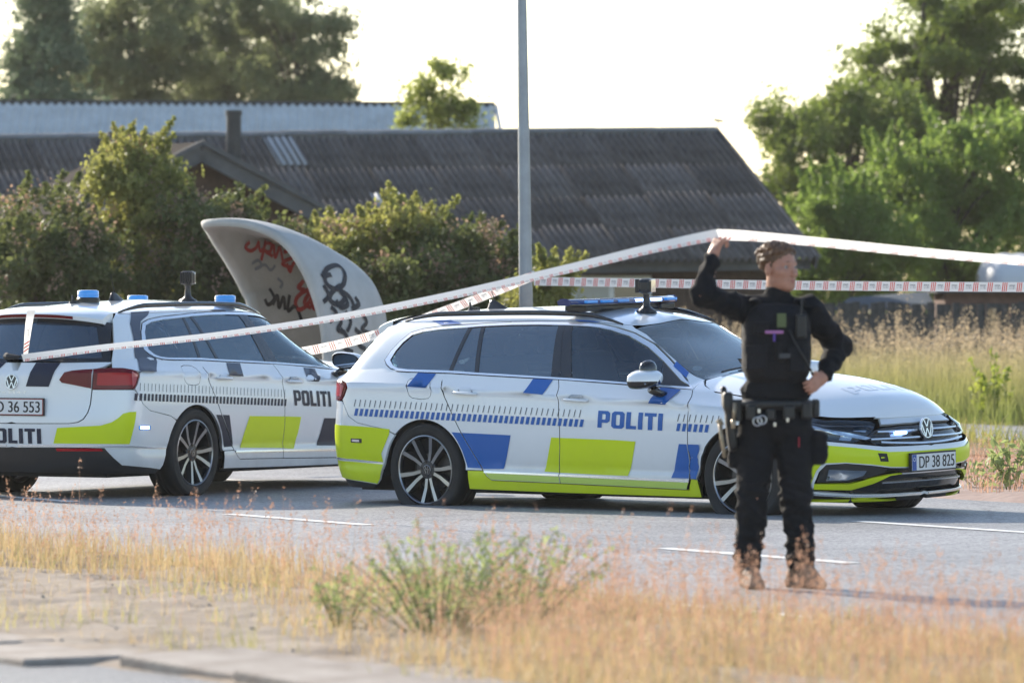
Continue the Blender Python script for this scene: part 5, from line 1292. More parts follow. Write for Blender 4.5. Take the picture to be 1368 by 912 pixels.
    c=p_cast('f',0,.605)[0]; emblem(car,c+Vector((.022,0,0)),(1,0,.14),(0,0,1),.071)
    hl=[(77,.748),(66,.728),(58.5,.700),(52.4,.705),(44,.697),(36.6,.690),(33.5,.672),(35.8,.640),(40.0,.590),(46.1,.560),(58.8,.578),(70,.578),(77,.59)]
    for sg in (1,-1):
        h=[(sg*x,z) for x,z in hl][::sg]
        hs=panel('headlight',car,'f',h,black_gloss,res=.04,off=-.030,flange=0)
        bb_=[(sg*x,z) for x,z in [(64,.676),(39.1,.594),(37.5,.586),(40.3,.575),(62,.640)]][::sg]
        panel('headlight_blade',hs,'f',bb_,led_white,res=.04,off=-.006,flange=.02)
        for (q0,z0,q1,z1,q2,z2) in ((51,.612,46,.598,47,.575),(44.5,.668,37.5,.668,39.5,.628)):
            pr=[(sg*q0,z0),(sg*q1,z1),(sg*q2,z2),(sg*(q0+1),z0-.03)][::sg]
            panel('headlight_reflector',hs,'f',pr,led_white,res=.02,off=-.016,flange=.012)
        panel('headlight_lens',hs,'f',h,clear_lens,res=.05,off=-.003,flange=0)
    # front plate / rear plate, grille lamp
    if kind==2:
        plate(car,(3.742,-.026,.408),(1,-.02,0),.515,.118,'DP 38 825',True,-.172,.405)
        for sg in (1,): 
            pl=[(23,.620),(15.2,.618),(15.4,.603),(23.1,.605)]; panel('grille_lamp',grille,'f',pl,led_blue,res=.03,off=.001,flange=.02)
    pr=lift('b',[(-.03,.668)])[0]
    plate(car,(pr.x-.012,-.028,.668),(-1,0,0),.515,.118,'D 36 553' if kind==1 else 'DP 38 825',False,-.155 if kind==1 else -.19,.385)
    pe=lift('b',[(.005,.850)])[0]; emblem(car,pe+Vector((-.006,0,0)),(-1,0,.08),(0,0,1),.056)
    V,F=text_mesh('P A S S A T',1.0); kx=.26/(V[:,0].max()); vs=[]
    for v in V: q=lift('b',[(.135-v[0]*kx,.768+v[1]*.020)])[0]; vs.append(q+Vector((-.004,0,0)))
    mk('model_lettering',vs,F,chrome,tail)
    b=MB(); pts=[lift('b',[(.045-.56*i/8,1.036-.018*i/8)])[0]+Vector((-.028,0,.0)) for i in range(9)]; b.tube(pts,.009,6); pv=pts[0]
    b.tube([pv+Vector((.01,.05,0)),pv+Vector((-.004,.03,-.002)),pv+Vector((-.004,-.07,-.004))],[.03,.026,.012],8); b.build('rear_wiper',black_plastic,car)
    # ---------------- wheels, wells, floor, cabin
    for x in (0,2.786):
        for sd in (-1,1): wheel(car,x,sd,ground)
        for sd in (-1,1):
            b=MB(); n=18
            for i in range(n):
                a0,a1=R(-8+196*i/n),R(-8+196*(i+1)/n); r=.40
                b.add([(x+r*math.cos(a0),sd*.52,.318+r*math.sin(a0)),(x+r*math.cos(a1),sd*.52,.318+r*math.sin(a1)),(x+r*math.cos(a1),sd*.885,.318+r*math.sin(a1)),(x+r*math.cos(a0),sd*.885,.318+r*math.sin(a0))],[(0,1,2,3)])
            b.add([(x+.40*math.cos(R(a_)),sd*.52,.318+.40*math.sin(R(a_))) for a_ in range(-8,190,11)],[tuple(range(18))])
            b.build('wheel_arch_liner',dark_in,car)
    b=MB(); b.box((1.35,0,.22),(4.3,1.30,.14)); b.box((1.393,0,.24),(1.95,1.62,.12)); b.box((-.65,0,.35),(.6,1.1,.2)); b.box((3.3,0,.40),(.35,1.1,.3)); b.build('underbody',dark_in,car)
    b=MB(); b.box((.85,0,.45),(3.0,1.56,.06)); b.box((2.25,0,.74),(.30,1.20,.26)); b.box((-.45,0,.70),(.10,1.2,.5)); b.box((.62,-.79,.68),(2.1,.04,.5)); b.box((.62,.79,.68),(2.1,.04,.5)); b.box((2.75,0,.60),(.8,1.3,.3)); b.build('cabin_tub',dark_in,car)
    b=MB(); b.box((2.0,0,.87),(.42,1.16,.15)); d_=b.build('dashboard',dark_in,car,bevel=.05)
    b=MB(); mt=Matrix.Translation((1.72,.36,.90))@Matrix.Rotation(R(65),4,'Y'); 
    pts=[mt@Vector((.18*math.cos(2*math.pi*i/20),.18*math.sin(2*math.pi*i/20),0)) for i in range(21)]; b.tube(pts,.016,6); b.tube([mt@Vector((-.17,0,0)),mt@Vector((.17,0,0))],.02,6); b.build('steering_wheel',dark_in,car)
    for y in (-.36,.36):
        b=MB(); rot=Matrix.Rotation(R(-16),3,'Y')
        b.box((1.15,y,.88),(.16,.48,.56),rot,.82); b.box((1.38,y,.60),(.5,.48,.16)); se=b.build('seat',seat_cloth,car,bevel=.06)
        b=MB(); b.box((1.02,y,1.225),(.11,.25,.17),rot,.85); b.build('headrest',seat_cloth,se,bevel=.045)
    b=MB(); b.box((.22,0,.86),(.16,1.25,.5),Matrix.Rotation(R(-18),3,'Y'),.95); b.box((.5,0,.58),(.5,1.25,.16)); se=b.build('seat',seat_cloth,car,bevel=.06)
    for y in (-.38,0,.38):
        b=MB(); b.box((.12,y,1.17),(.10,.24,.14),None,.85); b.build('headrest',seat_cloth,se,bevel=.04)
    b=MB(); b.box((1.50,0,1.26),(.05,.24,.065)); b.build('rear_view_mirror',black_plastic,car,bevel=.015)
    panel('windscreen_sticker',car,'t',[(2.12+.028*math.cos(t),-.50+.045*math.sin(t)) for t in [2*math.pi*i/16 for i in range(16)]],M_sticker,res=.03,off=-.004,flange=0)
    # ---------------- roof equipment
    for sd in (-1,1):
        pts=[];rad=[]
        for i in range(25):
            u=i/24; x=-.47+1.97*u; g=[q for q in g3 if q[0]<=x][-1] if x>g3[0][0] else g3[0]
            w=.545-.03*max(0,(.1-x))**1.5*1.2; z=roofe(x)+.040*min(1,math.sin(math.pi*u)*2.2)**.8+.004
            if x>1.15: w-=.05*(x-1.15)
            pts.append((x,sd*w,z)); rad.append(.0145*min(1,.35+4*min(u,1-u)))
        b=MB(); b.tube(pts,rad,10,flat=1.35); b.build('roof_rail',black_gloss,car,True)
    def roof_at(x,y): return p_cast('t',x,y)[0]
    def fin(x,y):
        p=roof_at(x,y); b=MB(); vs=[];N=8
        prof=[(-.085,0,.026),(-.07,.058,.012),(-.045,.066,.008),(.0,.050,.016),(.05,.024,.02),(.095,0,.012)]
        for (dx,h,w) in prof:
            vs+=[p+Vector((dx,-w-.012,-.004)),p+Vector((dx,-w*.5,h*.8)),p+Vector((dx,0,h)),p+Vector((dx,w*.5,h*.8)),p+Vector((dx,w+.012,-.004))]
        b.add(vs,[(i*5+j,(i+1)*5+j,(i+1)*5+j+1,i*5+j+1) for i in range(5) for j in range(4)]+[(0,1,2,3,4),(29,28,27,26,25)])
        f=b.build('antenna_fin',antenna_black,car,True)
        b=MB(); b.tube([p+Vector((-.02,0,.05)),p+Vector((-.055,.0,.13)),p+Vector((-.075,0,.19))],[.003,.002,.0015],5); b.build('antenna_whip',antenna_black,f)
    def stub(x,y):
        p=roof_at(x,y); b=MB(); b.tube([p+Vector((0,0,-.005)),p+Vector((0,0,.012))],[.035,.028],10); b.tube([p+Vector((-.01,0,.01)),p+Vector((-.016,0,.055))],[.012,.006],8); b.box(tuple(p+Vector((.03,0,.01))),(.07,.03,.02)); b.build('roof_antenna',antenna_black,car)
    def spot(x,y,face):
        p=roof_at(x,y); b=MB(); b.lathe([(.075,-.004),(.07,.012),(.04,.03),(.026,.045),(.022,.12),(.028,.13)],20,Matrix.Translation(p),True)
        sp=b.build('search_light',antenna_black,car,True); smooth_angle(sp,50)
        h=p+Vector((0,0,.185)); rz=Matrix.Rotation(face,4,'Z'); mt=Matrix.Translation(h)@rz
        b=MB(); b.box((0,0,0),(.10,.115,.105)); b.v=[mt@v for v in b.v]; hd=b.build('lamp_head',antenna_black,sp,bevel=.028)
        b=MB()
        for i in range(7): b.box((-.056,-.045+.015*i,0),(.022,.005,.095))
        b.v=[mt@v for v in b.v]; b.build('cooling_fins',antenna_black,sp)
        b=MB(); b.box((.052,0,0),(.006,.1,.09)); b.v=[mt@v for v in b.v]; b.build('lamp_face',led_white,sp,bevel=.003)
    if kind==2:
        fin(-.03,-.02); stub(-.27,-.02); spot(1.38,-.10,R(20))
        # low blue light bar across the roof
        z0=1.476; b=MB(); n=15
        def sec(y):
            q=abs(y)/.62; bw=.06*(q**3)
            xs=(-.125+bw,.125-bw*1.6)
            return [(1.07+xs[0],y,z0),(1.07+xs[0]-.008,y,z0+.022),(1.07+xs[0]+.02,y,z0+.038),(1.07+xs[1]-.02,y,z0+.038),(1.07+xs[1]+.008,y,z0+.022),(1.07+xs[1],y,z0)]
        ys=[-.62+1.24*i/(n-1) for i in range(n)]; b.v=[Vector(p) for y in ys for p in sec(y)]
        b.f=[(i*6+j,i*6+(j+1)%6,(i+1)*6+(j+1)%6,(i+1)*6+j) for i in range(n-1) for j in range(6)]+[(0,1,2,3,4,5),tuple((n-1)*6+j for j in range(5,-1,-1))]
        b.m=[(1 if f[0]%6 in (2,) and len(f)==4 else 0) for f in b.f]
        lb=b.build('light_bar',[lamp_blue_dark,M_bar_top],car,bevel=.006)
        b=MB()
        for y in (-.43,.43): b.box((1.07,y,1.448),(.20,.16,.04))
        b.box((1.07,0,1.452),(.14,1.0,.035)); b.build('bar_foot',antenna_black,lb,bevel=.008)
        for y0 in (-.54,-.36,-.18,.02,.20,.38):
            b=MB(); b.box((1.192,y0+.05,z0+.020),(.03,.12,.018)); b.build('light_module',led_blue if y0 in (.02,.20) else lamp_blue,lb,bevel=.004)
    else:
        fin(.30,0); stub(-.28,.0); spot(1.26,0,R(20))
        for (x,y) in ((-.08,0),(1.2,.4),(1.2,-.4)):
            p=roof_at(x,y); mt=Matrix.Translation(p+Vector((0,0,.004)))
            b=MB(); b.lathe([(.085,-.01),(.086,.020),(.080,.026),(.078,.028)],32,mt,True); bc=b.build('beacon',antenna_black,car)
            b=MB(); b.lathe([(.078,.026),(.080,.030),(.080,.070),(.076,.078),(.06,.082),(.001,.083)],32,mt); le=b.build('beacon_lens',lamp_blue,bc,True); smooth_angle(le,50)
            b=MB()
            for k in range(3): b.lathe([(.0805,.038+.013*k),(.0815,.040+.013*k),(.0805,.042+.013*k)],32,mt)
            b.build('beacon_ribs',lamp_blue,bc)
    # ---------------- door mirrors
    for sd in (-1,1):
        c=Vector((2.06,sd*1.0,.970)); b=MB(); n=18; rows=[]
        prof=[(-.075,.92,.90),(-.06,1.0,1.0),(-.01,.98,.98),(.05,.80,.82),(.09,.5,.55),(.105,.12,.15)]
        for (dx,ky,kz) in prof:
            rows.append([])
            for i in range(n):
                t=2*math.pi*i/n; cy=math.copysign(abs(math.cos(t))**.7,math.cos(t)); cz=math.copysign(abs(math.sin(t))**.75,math.sin(t))
                rows[-1].append(c+Vector((dx,.135*ky*cy,.066*kz*cz - .012*(cy*sd)+.01)))
        b.v=[v for r in rows for v in r]; P=len(prof)
        for i in range(P-1):
            for k in range(n):
                b.f.append((i*n+k,i*n+(k+1)%n,(i+1)*n+(k+1)%n,(i+1)*n+k))
        b.f.append(tuple(range((P-1)*n,P*n)))
        b.f.append(tuple(range(n-1,-1,-1)))
        b.m=[]
        for f in b.f:
            cz=sum((b.v[i].z for i in f),0)/len(f); b.m.append(1 if cz<c.z-.004 else 0)
        b.m[-1]=1
        mr=b.build('door_mirror',[white,black_gloss],doors['front_door'][0 if sd<0 else 1],True); smooth_angle(mr,50)
        b=MB(); b.tube([c+Vector((-.0,-sd*.06,-.06)),c+Vector((.01,-sd*.12,-.09)),c+Vector((.02,-sd*.165,-.105))],[.045,.038,.045],10,flat=.7); b.build('mirror_arm',black_gloss,mr,True)
        b=MB(); pts=[c+Vector((-.0775,.105*math.copysign(abs(math.cos(t))**.7,math.cos(t)),.05*math.copysign(abs(math.sin(t))**.75,math.sin(t))+.008)) for t in [2*math.pi*i/20 for i in range(20)]]
        b.add(pts,[tuple(range(20))]); b.build('mirror_glass',M_mirror,mr)
        b=MB(); b.tube([c+Vector((.055,sd*.10,-.018)),c+Vector((.095,0,-.018))],.006,6); b.build('indicator',led_white,mr)
        if kind==2 and sd<0:
            b=MB(); cc=c+Vector((-.02,.045,.068)); b.lathe([(.075,0),(.072,.03),(.055,.055),(.03,.068),(.001,.072)],22,Matrix.Translation(cc)@Matrix.Rotation(R(8),4,'X')); 
            for v in b.v: v.x=cc.x+(v.x-cc.x)*.75
            b.build('observer_mirror',black_gloss,mr,True)
    # ---------------- livery
    O=.0035
    def dec(nm,md,polys,mat,par=None,off=O,res=.045): return panel(nm,par or car,md,None,mat,multi=[(p,None) for p in polys],res=res,off=off,flange=0,deg_in=False)
    def bars(x0,x1,top,h,slope,w,lean,pitch):
        out=[];x=x0
        while x<x1:
            zt=top+slope*(x-x0); zb=zt-h; out.append([(x,zb),(x+w,zb+slope*w),(x+w+lean,zt+slope*w),(x+lean,zt)]); x+=pitch
        return out
    fr,rr_=doors['front_door'][0],doors['rear_door'][0]
    if kind==2:
        bl=bars(-.647,1.43,.745,.052,-.0243,.028,.014,.0478)+bars(2.245,2.53,.679,.052,-.0243,.028,.014,.0478)
        tk=bars(-.650,1.43,.809,.050,-.0243,.0055,.012,.0478)+bars(2.256,2.60,.742,.050,-.0243,.0055,.012,.0478)
        tag(dec('checker_stripe','s',bl,blue,res=.06),kind='stuff'); tag(dec('tick_stripe','s',tk,navy,res=.06),kind='stuff')
        word_on('door_lettering',fr,'s','POLITI',(1.567,.641),(2.126,.627),(1.574,.757),blue)
        dec('belt_stripe','s',[[(-.147,.908),(-.098,1.000),(.072,.995),(.027,.901)]],blue)
        dec('belt_stripe','s',[[(.911,.871),(.951,.967),(1.126,.962),(1.086,.862)]],blue,rr_)
        dec('belt_stripe','s',[[(2.010,.818),(2.035,.912),(2.20,.898),(2.155,.81)]],blue,fr,off=.009,res=.03)
        sd_=lambda L:[to2('d',p_cast('s',*q)[0]) for q in L]
        dec('roof_stripe','d',[sd_([(-.05,1.332),(.128,1.344)])+[to2('d',(-.04,-.565,1.372)),to2('d',(-.21,-.56,1.366))]],blue)
        dec('roof_stripe','d',[sd_([(1.165,1.358),(1.335,1.350)])+[to2('d',(1.275,-.565,1.366)),to2('d',(1.09,-.57,1.374))]],blue)
        dec('pillar_stripe','d',[[to2('d',p) for p in [(2.002,-.640,1.075),(1.985,-.565,1.092),(2.125,-.600,1.008),(2.150,-.680,.985)]]],blue)
        dec('side_block','s',[[(.262,.589),(.343,.586),(.418,.482),(.492,.378),(.522,.338),(.392,.341),(.378,.39),(.352,.46),(.310,.53)]],blue)
        dec('side_block','s',[[(.353,.586),(.797,.576),(.755,.428),(.720,.338),(.534,.334),(.502,.378),(.427,.482)]],blue,rr_)
        dec('side_block','s',[[(2.265,.539),(2.332,.538),(2.332,.304),(2.192,.305),(2.215,.36)]],blue,fr)
        dec('side_block','s',[[(2.345,.538),(2.436,.536),(2.418,.47),(2.408,.40),(2.406,.30),(2.345,.303)]],blue,off=.010,res=.02)
        dec('yellow_block','s',[[(1.159,.566),(1.2285,.5645),(1.228,.50),(1.213,.36),(1.219,.322),(1.086,.327),(1.117,.418)]],yellow,rr_)
        dec('yellow_block','s',[[(1.2355,.5645),(1.705,.557),(1.894,.550),(1.853,.397),(1.819,.312),(1.564,.315),(1.2265,.322),(1.2205,.36),(1.2345,.50)]],yellow,fr)
        dec('yellow_band','s',[[(.612,.262),(1.219,.252),(1.214,.296),(.562,.307),(.58,.284)]],yellow_pale,rr_)
        dec('yellow_band','s',[[(1.228,.252),(1.69,.244),(2.312,.232),(2.328,.277),(1.222,.296)]],yellow_pale,fr)
        lt=lambda q:to2('r',p_cast('s',*q)[0])
        yr=[lt((-.40,.428)),lt((-.375,.47)),lt((-.318,.565)),lt((-.312,.602)),lt((-.499,.614)),lt((-.66,.620))]+[(R(62)*.65,.625),(R(52)*.65,.62),(R(40)*.65,.60),(R(40)*.65,.385),(R(57)*.65,.386),lt((-.68,.383)),lt((-.55,.375)),lt((-.39,.366))]
        dec('yellow_block','r',[yr],yellow,bump)
        y2=[lt((-.392,.348)),lt((-.55,.356)),lt((-.68,.363))]+[(R(58)*.65,.370),(R(46)*.65,.374),(R(46)*.65,.36),(R(54.5)*.65,.30),(R(61)*.65,.252),lt((-.58,.226)),lt((-.45,.212)),lt((-.42,.245))]
        dec('yellow_block','r',[y2],yellow,bump)
        yb=[(74,.545),(66,.544),(58.8,.545),(45.6,.523),(30,.488),(18.4,.484),(-19.4,.484),(-30,.488),(-45.6,.523),(-58.8,.545),(-74,.545),(-74,.42),(-58.9,.424),(-49.4,.427),(-38.7,.410),(-29,.388),(-20,.382),(0,.381),(20,.382),(29,.388),(38.7,.410),(49.4,.427),(58.9,.424),(61.6,.37),(64.0,.275),(72,.25),(75,.40)]
        dec('yellow_block','f',[deg('f',yb)],yellow,fbum)
        yl=[(72,.227),(64.2,.210),(55,.196),(45,.186)]; 
        dec('tow_hole_shade','f',[deg('f',[(35.7,.483),(31.2,.478),(30.3,.423),(34.4,.426)])],dark_in,fbum,off=.004)  # open hole's darkness painted as a flat dark patch
        word_on('bonnet_lettering',hood,'t','POLITI',(3.330,-.34),(3.385,.30),(3.20,-.33),M_ghost,off=.0014,res=.05)
        mk_=panel('side_marker',bump,'s',[(-.682,.531),(-.580,.529),(-.581,.499),(-.684,.501)],black_plastic,res=.03,off=.006,flange=.01)
        panel('marker_lens',mk_,'s',[(-.67,.524),(-.60,.523),(-.60,.506),(-.67,.508)],led_white,res=.03,off=.009,flange=.006)
    else:
        bl=bars(-.793,1.23,.769,.052,-.0362,.027,.010,.0478); tk=bars(-.735,1.23,.843,.056,-.0385,.0055,.010,.0478)
        tag(dec('checker_stripe','s',bl,navy,res=.06),kind='stuff'); tag(dec('tick_stripe','s',tk,slate,res=.06),kind='stuff')
        word_on('door_lettering',fr,'s','POLITI',(1.368,.645),(1.905,.627),(1.355,.763),navy)
        dec('belt_stripe','s',[[(.507,.978),(.697,.972),(.645,.878),(.453,.886)]],slate,rr_)
        dec('belt_stripe','s',[[(1.621,.930),(1.798,.919),(1.736,.824),(1.557,.835)]],slate,fr)
        dec('belt_stripe','s',[[(1.70,.925),(1.798,.919),(1.75,.88),(1.79,.86),(1.736,.824),(1.65,.83),(1.70,.86),(1.66,.89)]],navy,fr,off=.0035)  # mirror's dark S-shaped reflection on the stripe, put in as navy film
        dec('side_block','s',[[(.262,.595),(.335,.592),(.415,.482),(.490,.378),(.505,.352),(.392,.349),(.378,.39),(.352,.46),(.310,.53)]],navy)
        dec('side_block','s',[[(.353,.592),(.445,.589),(.517,.350),(.427,.482)]],navy,rr_)
        dec('side_block','s',[[(1.806,.541),(2.33,.528),(2.33,.315),(1.987,.326),(1.71,.332),(1.755,.426)]],navy,fr)
        dec('yellow_block','s',[[(.728,.577),(1.2285,.5645),(1.228,.50),(1.213,.36),(1.219,.324),(.612,.340),(.66,.449)]],yellow,rr_)
        dec('yellow_block','s',[[(1.2355,.5645),(1.467,.557),(1.428,.433),(1.367,.315),(1.2265,.322),(1.2205,.36),(1.2345,.50)]],yellow,fr)
        lt=lambda p: to2('r',p)
        yr=[lt(p) for p in [(-1.067,-.393,.517),(-.978,-.712,.536),(-.935,-.781,.56),(-.90,-.815,.592),(-.875,-.839,.622),(-.83,-.868,.634),(-.778,-.889,.635),(-.785,-.887,.58),(-.799,-.881,.518),(-.823,-.86,.400),(-.93,-.765,.402),(-1.018,-.592,.404),(-1.065,-.359,.404)]]
        dec('yellow_block','r',[yr],yellow,bump)
        polys,wd=word_polys('POLITI'); x0,x1=.255,-.258
        mm=[]
        for o,h in polys:
            T=lambda p:(x0+(x1-x0)*p[0]/wd,.400+.110*p[1]); mm.append(([T(p) for p in o],[[T(p) for p in h]] if h else None))
        panel('bumper_lettering',bump,'b',None,navy,multi=mm,res=.05,off=.004,flange=0,deg_in=False)
        dec('tailgate_stripe','b',[[(-.176,.988),(-.380,.989),(-.345,.90),(-.313,.816),(-.116,.817)]],navy,tail)
        dec('tailgate_stripe','b',[[(.176,.988),(-.02,.988),(.10,.90),(.15,.87),(.30,.87)][::-1]],navy,tail) if False else dec('tailgate_stripe','b',[[(.38,.989),(.09,.989),(.17,.90),(.30,.90)]],navy,tail)
        ds=[to2('d',p) for p in [(-.34,-.555,1.362),(-.10,-.56,1.366),(-.19,-.605,1.335)]]+[to2('d',p_cast('s',*q)[0]) for q in [(-.335,1.288),(-.405,1.225),(-.462,1.149),(-.488,1.086),(-.455,1.05),(-.40,1.023),(-.43,.99),(-.535,.912),(-.741,.914),(-.66,.99),(-.596,1.076),(-.53,1.17),(-.474,1.27)]]
        dec('pillar_stripe','d',[ds],slate,off=.006,res=.03)
        dec('roof_stripe','d',[[to2('d',p) for p in [(.70,-.600,1.362),(.72,-.565,1.378),(.93,-.565,1.378),(.90,-.600,1.362)]]],slate)
        mk_=panel('side_marker',bump,'s',[(-.746,.534),(-.607,.531),(-.607,.500),(-.744,.503)],lamp_blue,res=.03,off=.004,flange=.006)
        panel('marker_lens',mk_,'s',[(-.735,.528),(-.63,.526),(-.63,.506),(-.733,.509)],led_blue,res=.03,off=.0075,flange=.004)
    DENT=None
    return car
M_cup=M('handle_cup_shade',(.42,.44,.47),.4)
M_sticker=M('windscreen_sticker',(.55,.60,.62),.5)
M_mirror=M('mirror_silver',(.5,.52,.55),.03,metal=1)
M_bar_top=M('light_bar_sky_top',(.66,.74,.84),.15,coat=1)  # sky reflection on the bar's top put into a pale colour
M_ghost=M('pale_grey_film',(.71,.73,.755),.26,coat=1)
CAR2=(-.0465,39.488,R(-38.80),.0237,-.0476); CAR1=(-3.135,41.131,R(60.49),0,0)
build_car(CAR2,2,'white police estate with blue stripes, light bar and crumpled front wing, facing right','police cars stopped on the road')
build_car(CAR1,1,'white police estate with dark stripes and round blue beacons, seen from behind','police cars stopped on the road')
# ------------------------------------------------------------------ person: smooth distance-field shapes turned into continuous surfaces
class Field:
    def __init__(s,lo,hi,h):
        s.h=h; s.lo=np.array(lo,float); s.n=np.ceil((np.array(hi)-s.lo)/h).astype(int)+1; s.d=np.full(s.n,.5,np.float32)
    def _blk(s,mn,mx,m):
        a=np.clip(np.floor((np.array(mn)-m-s.lo)/s.h).astype(int),0,s.n-1); b=np.clip(np.ceil((np.array(mx)+m-s.lo)/s.h).astype(int)+1,1,s.n)
        ax=[(s.lo[i]+s.h*np.arange(a[i],b[i])).astype(np.float32) for i in range(3)]
        return (slice(a[0],b[0]),slice(a[1],b[1]),slice(a[2],b[2])),ax[0][:,None,None],ax[1][None,:,None],ax[2][None,None,:]
    def _mix(s,sl,f,k,sub=False):
        d=s.d[sl]
        if sub: f=-f; hh=np.clip(.5-.5*(d-f)/k,0,1); s.d[sl]=d*(1-hh)+f*hh+k*hh*(1-hh)
        else: hh=np.clip(.5+.5*(d-f)/k,0,1); s.d[sl]=d*(1-hh)+f*hh-k*hh*(1-hh)
    def cap(s,a,b,ra,rb=None,k=.02,flat=None):
        rb=ra if rb is None else rb; a=np.array(a,float);b=np.array(b,float); r=max(ra,rb)
        sl,x,y,z=s._blk(np.minimum(a,b)-r,np.maximum(a,b)+r,k+.02); ab=b-a; L=max(1e-9,ab@ab)
        t=np.clip(((x-a[0])*ab[0]+(y-a[1])*ab[1]+(z-a[2])*ab[2])/L,0,1)
        dx,dy,dz=x-a[0]-t*ab[0],y-a[1]-t*ab[1],z-a[2]-t*ab[2]
        if flat is not None:
            n=np.array(flat[0],float); n/=np.linalg.norm(n); q=(dx*n[0]+dy*n[1]+dz*n[2])*(1/flat[1]-1); dx,dy,dz=dx+q*n[0],dy+q*n[1],dz+q*n[2]
        s._mix(sl,np.sqrt(dx*dx+dy*dy+dz*dz)-(ra+(rb-ra)*t),k); return s
    def ell(s,c,r,k=.02,M3=None,sub=False,p=2):
        c=np.array(c,float); r=np.array(r,float); R_=r.max()*1.02
        sl,x,y,z=s._blk(c-R_,c+R_,k+.02); X,Y,Z=x-c[0],y-c[1],z-c[2]
        if M3 is not None: X,Y,Z=[M3[i][0]*X+M3[i][1]*Y+M3[i][2]*Z for i in range(3)]
        X,Y,Z=np.abs(X/r[0]),np.abs(Y/r[1]),np.abs(Z/r[2])
        q=(X**p+Y**p+Z**p)**(1/p); s._mix(sl,(q-1)*r.min()*(1 if p==2 else 1),k,sub); return s
    def mesh(s):
        d=s.d; S=d<0; n=d.shape
        cnt=np.zeros(tuple(q-1 for q in n),np.int8)
        for i in (0,1):
            for j in (0,1):
                for k in (0,1): cnt+=S[i:n[0]-1+i,j:n[1]-1+j,k:n[2]-1+k]
        act=(cnt>0)&(cnt<8); idx=np.full(act.shape,-1,np.int32); I=np.argwhere(act); idx[act]=np.arange(len(I))
        acc=np.zeros((len(I),3)); w=np.zeros(len(I)); corner=[(i,j,k) for i in (0,1) for j in (0,1) for k in (0,1)]
        val=[d[I[:,0]+c[0],I[:,1]+c[1],I[:,2]+c[2]] for c in corner]
        for a in range(8):
            for b in range(a+1,8):
                ca,cb=np.array(corner[a]),np.array(corner[b])
                if abs(ca-cb).sum()!=1: continue
                m=(val[a]<0)!=(val[b]<0); t=np.where(m,val[a]/np.where(m,val[a]-val[b],1),0)
                acc+=np.where(m[:,None],ca+t[:,None]*(cb-ca),0); w+=m
        V=s.lo+s.h*(I+acc/w[:,None]); F=[]
        for ax in range(3):
            u,v=(ax+1)%3,(ax+2)%3
            e=np.zeros(3,int); e[ax]=1
            A=S[tuple(slice(0,n[q]-1) for q in range(3))]; B=S[tuple(slice(e[q],n[q]-1+e[q]) for q in range(3))]
            ch=np.argwhere(A!=B); ch=ch[(ch[:,u]>0)&(ch[:,v]>0)]
            if not len(ch): continue
            du=np.zeros(3,int);du[u]=1;dv=np.zeros(3,int);dv[v]=1
            g=lambda q:idx[q[:,0],q[:,1],q[:,2]]
            f=np.stack([g(ch-du-dv),g(ch-dv),g(ch),g(ch-du)],1); inside=A[ch[:,0],ch[:,1],ch[:,2]]; f[~inside]=f[~inside][:,::-1]; F.append(f)
        F=np.concatenate(F); return V,F[(F>=0).all(1)]
PX0,PD=at(1040,27.6),27.6
person=empty('person',(PX0,PD,0)); tag(person,'person in black police clothing holding the tape up, other hand on the hip','person')
def Q(px,py,dy=0): return np.array([(px-1040)/265.4,dy,(785-py)/265.4])
skin=M('skin',(.46,.225,.155),.5,var=.10,vscale=30,spec=.4)
skin.node_tree.nodes['Principled BSDF'].inputs['Subsurface Weight'].default_value=.15
skin.node_tree.nodes['Principled BSDF'].inputs['Subsurface Radius'].default_value=(.012,.005,.003)
cloth=M('black_uniform_cloth',(.010,.0105,.013),.9,var=.25,vscale=14,bump=.25,bscale=160,spec=.25)
vest_m=M('black_vest_fabric',(.012,.012,.015),.8,var=.3,vscale=20,bump=.35,bscale=120,spec=.3)
leather=M('black_leather',(.014,.013,.013),.45,bump=.15,bscale=80)
boot_m=M('dusty_brown_boot',(.13,.085,.055),.7,col2=(.22,.15,.10),vscale=18,bump=.2,bscale=60)
hair_m=M('brown_curly_hair',(.07,.034,.018),.55,col2=(.17,.085,.04),vscale=45,spec=.5)
def wob(V,amp,sx,sy,sz,seed=0,fold=None):
    out=V.copy()
    n=np.zeros_like(V)
    for i,p in enumerate(V):
        q=Vector((p[0]*sx+seed,p[1]*sy,p[2]*sz)); n[i]=noise.noise_vector(q)
    a=amp if np.isscalar(amp) else amp[:,None]
    return out+n*a
def fin_mesh(name,fld,mat,parent,wobble=None):
    V,F=fld.mesh()
    if wobble: V=wobble(V)
    return mk_np(name,V,F,mat,parent,True)
yaw=R(44); fw=np.array([math.sin(yaw),-math.cos(yaw),0]); sd3=np.array([math.cos(yaw),math.sin(yaw),0]); tiltv=np.array([0,0,1.])
HC=Q(1041,357); HC[2]-=.004
def Hh(a,s,h): return HC+fw*a+sd3*s+tiltv*h
HM3=[fw,sd3,tiltv]
f=Field((-.46,-.32,.02),(.40,.26,1.76),.0048)
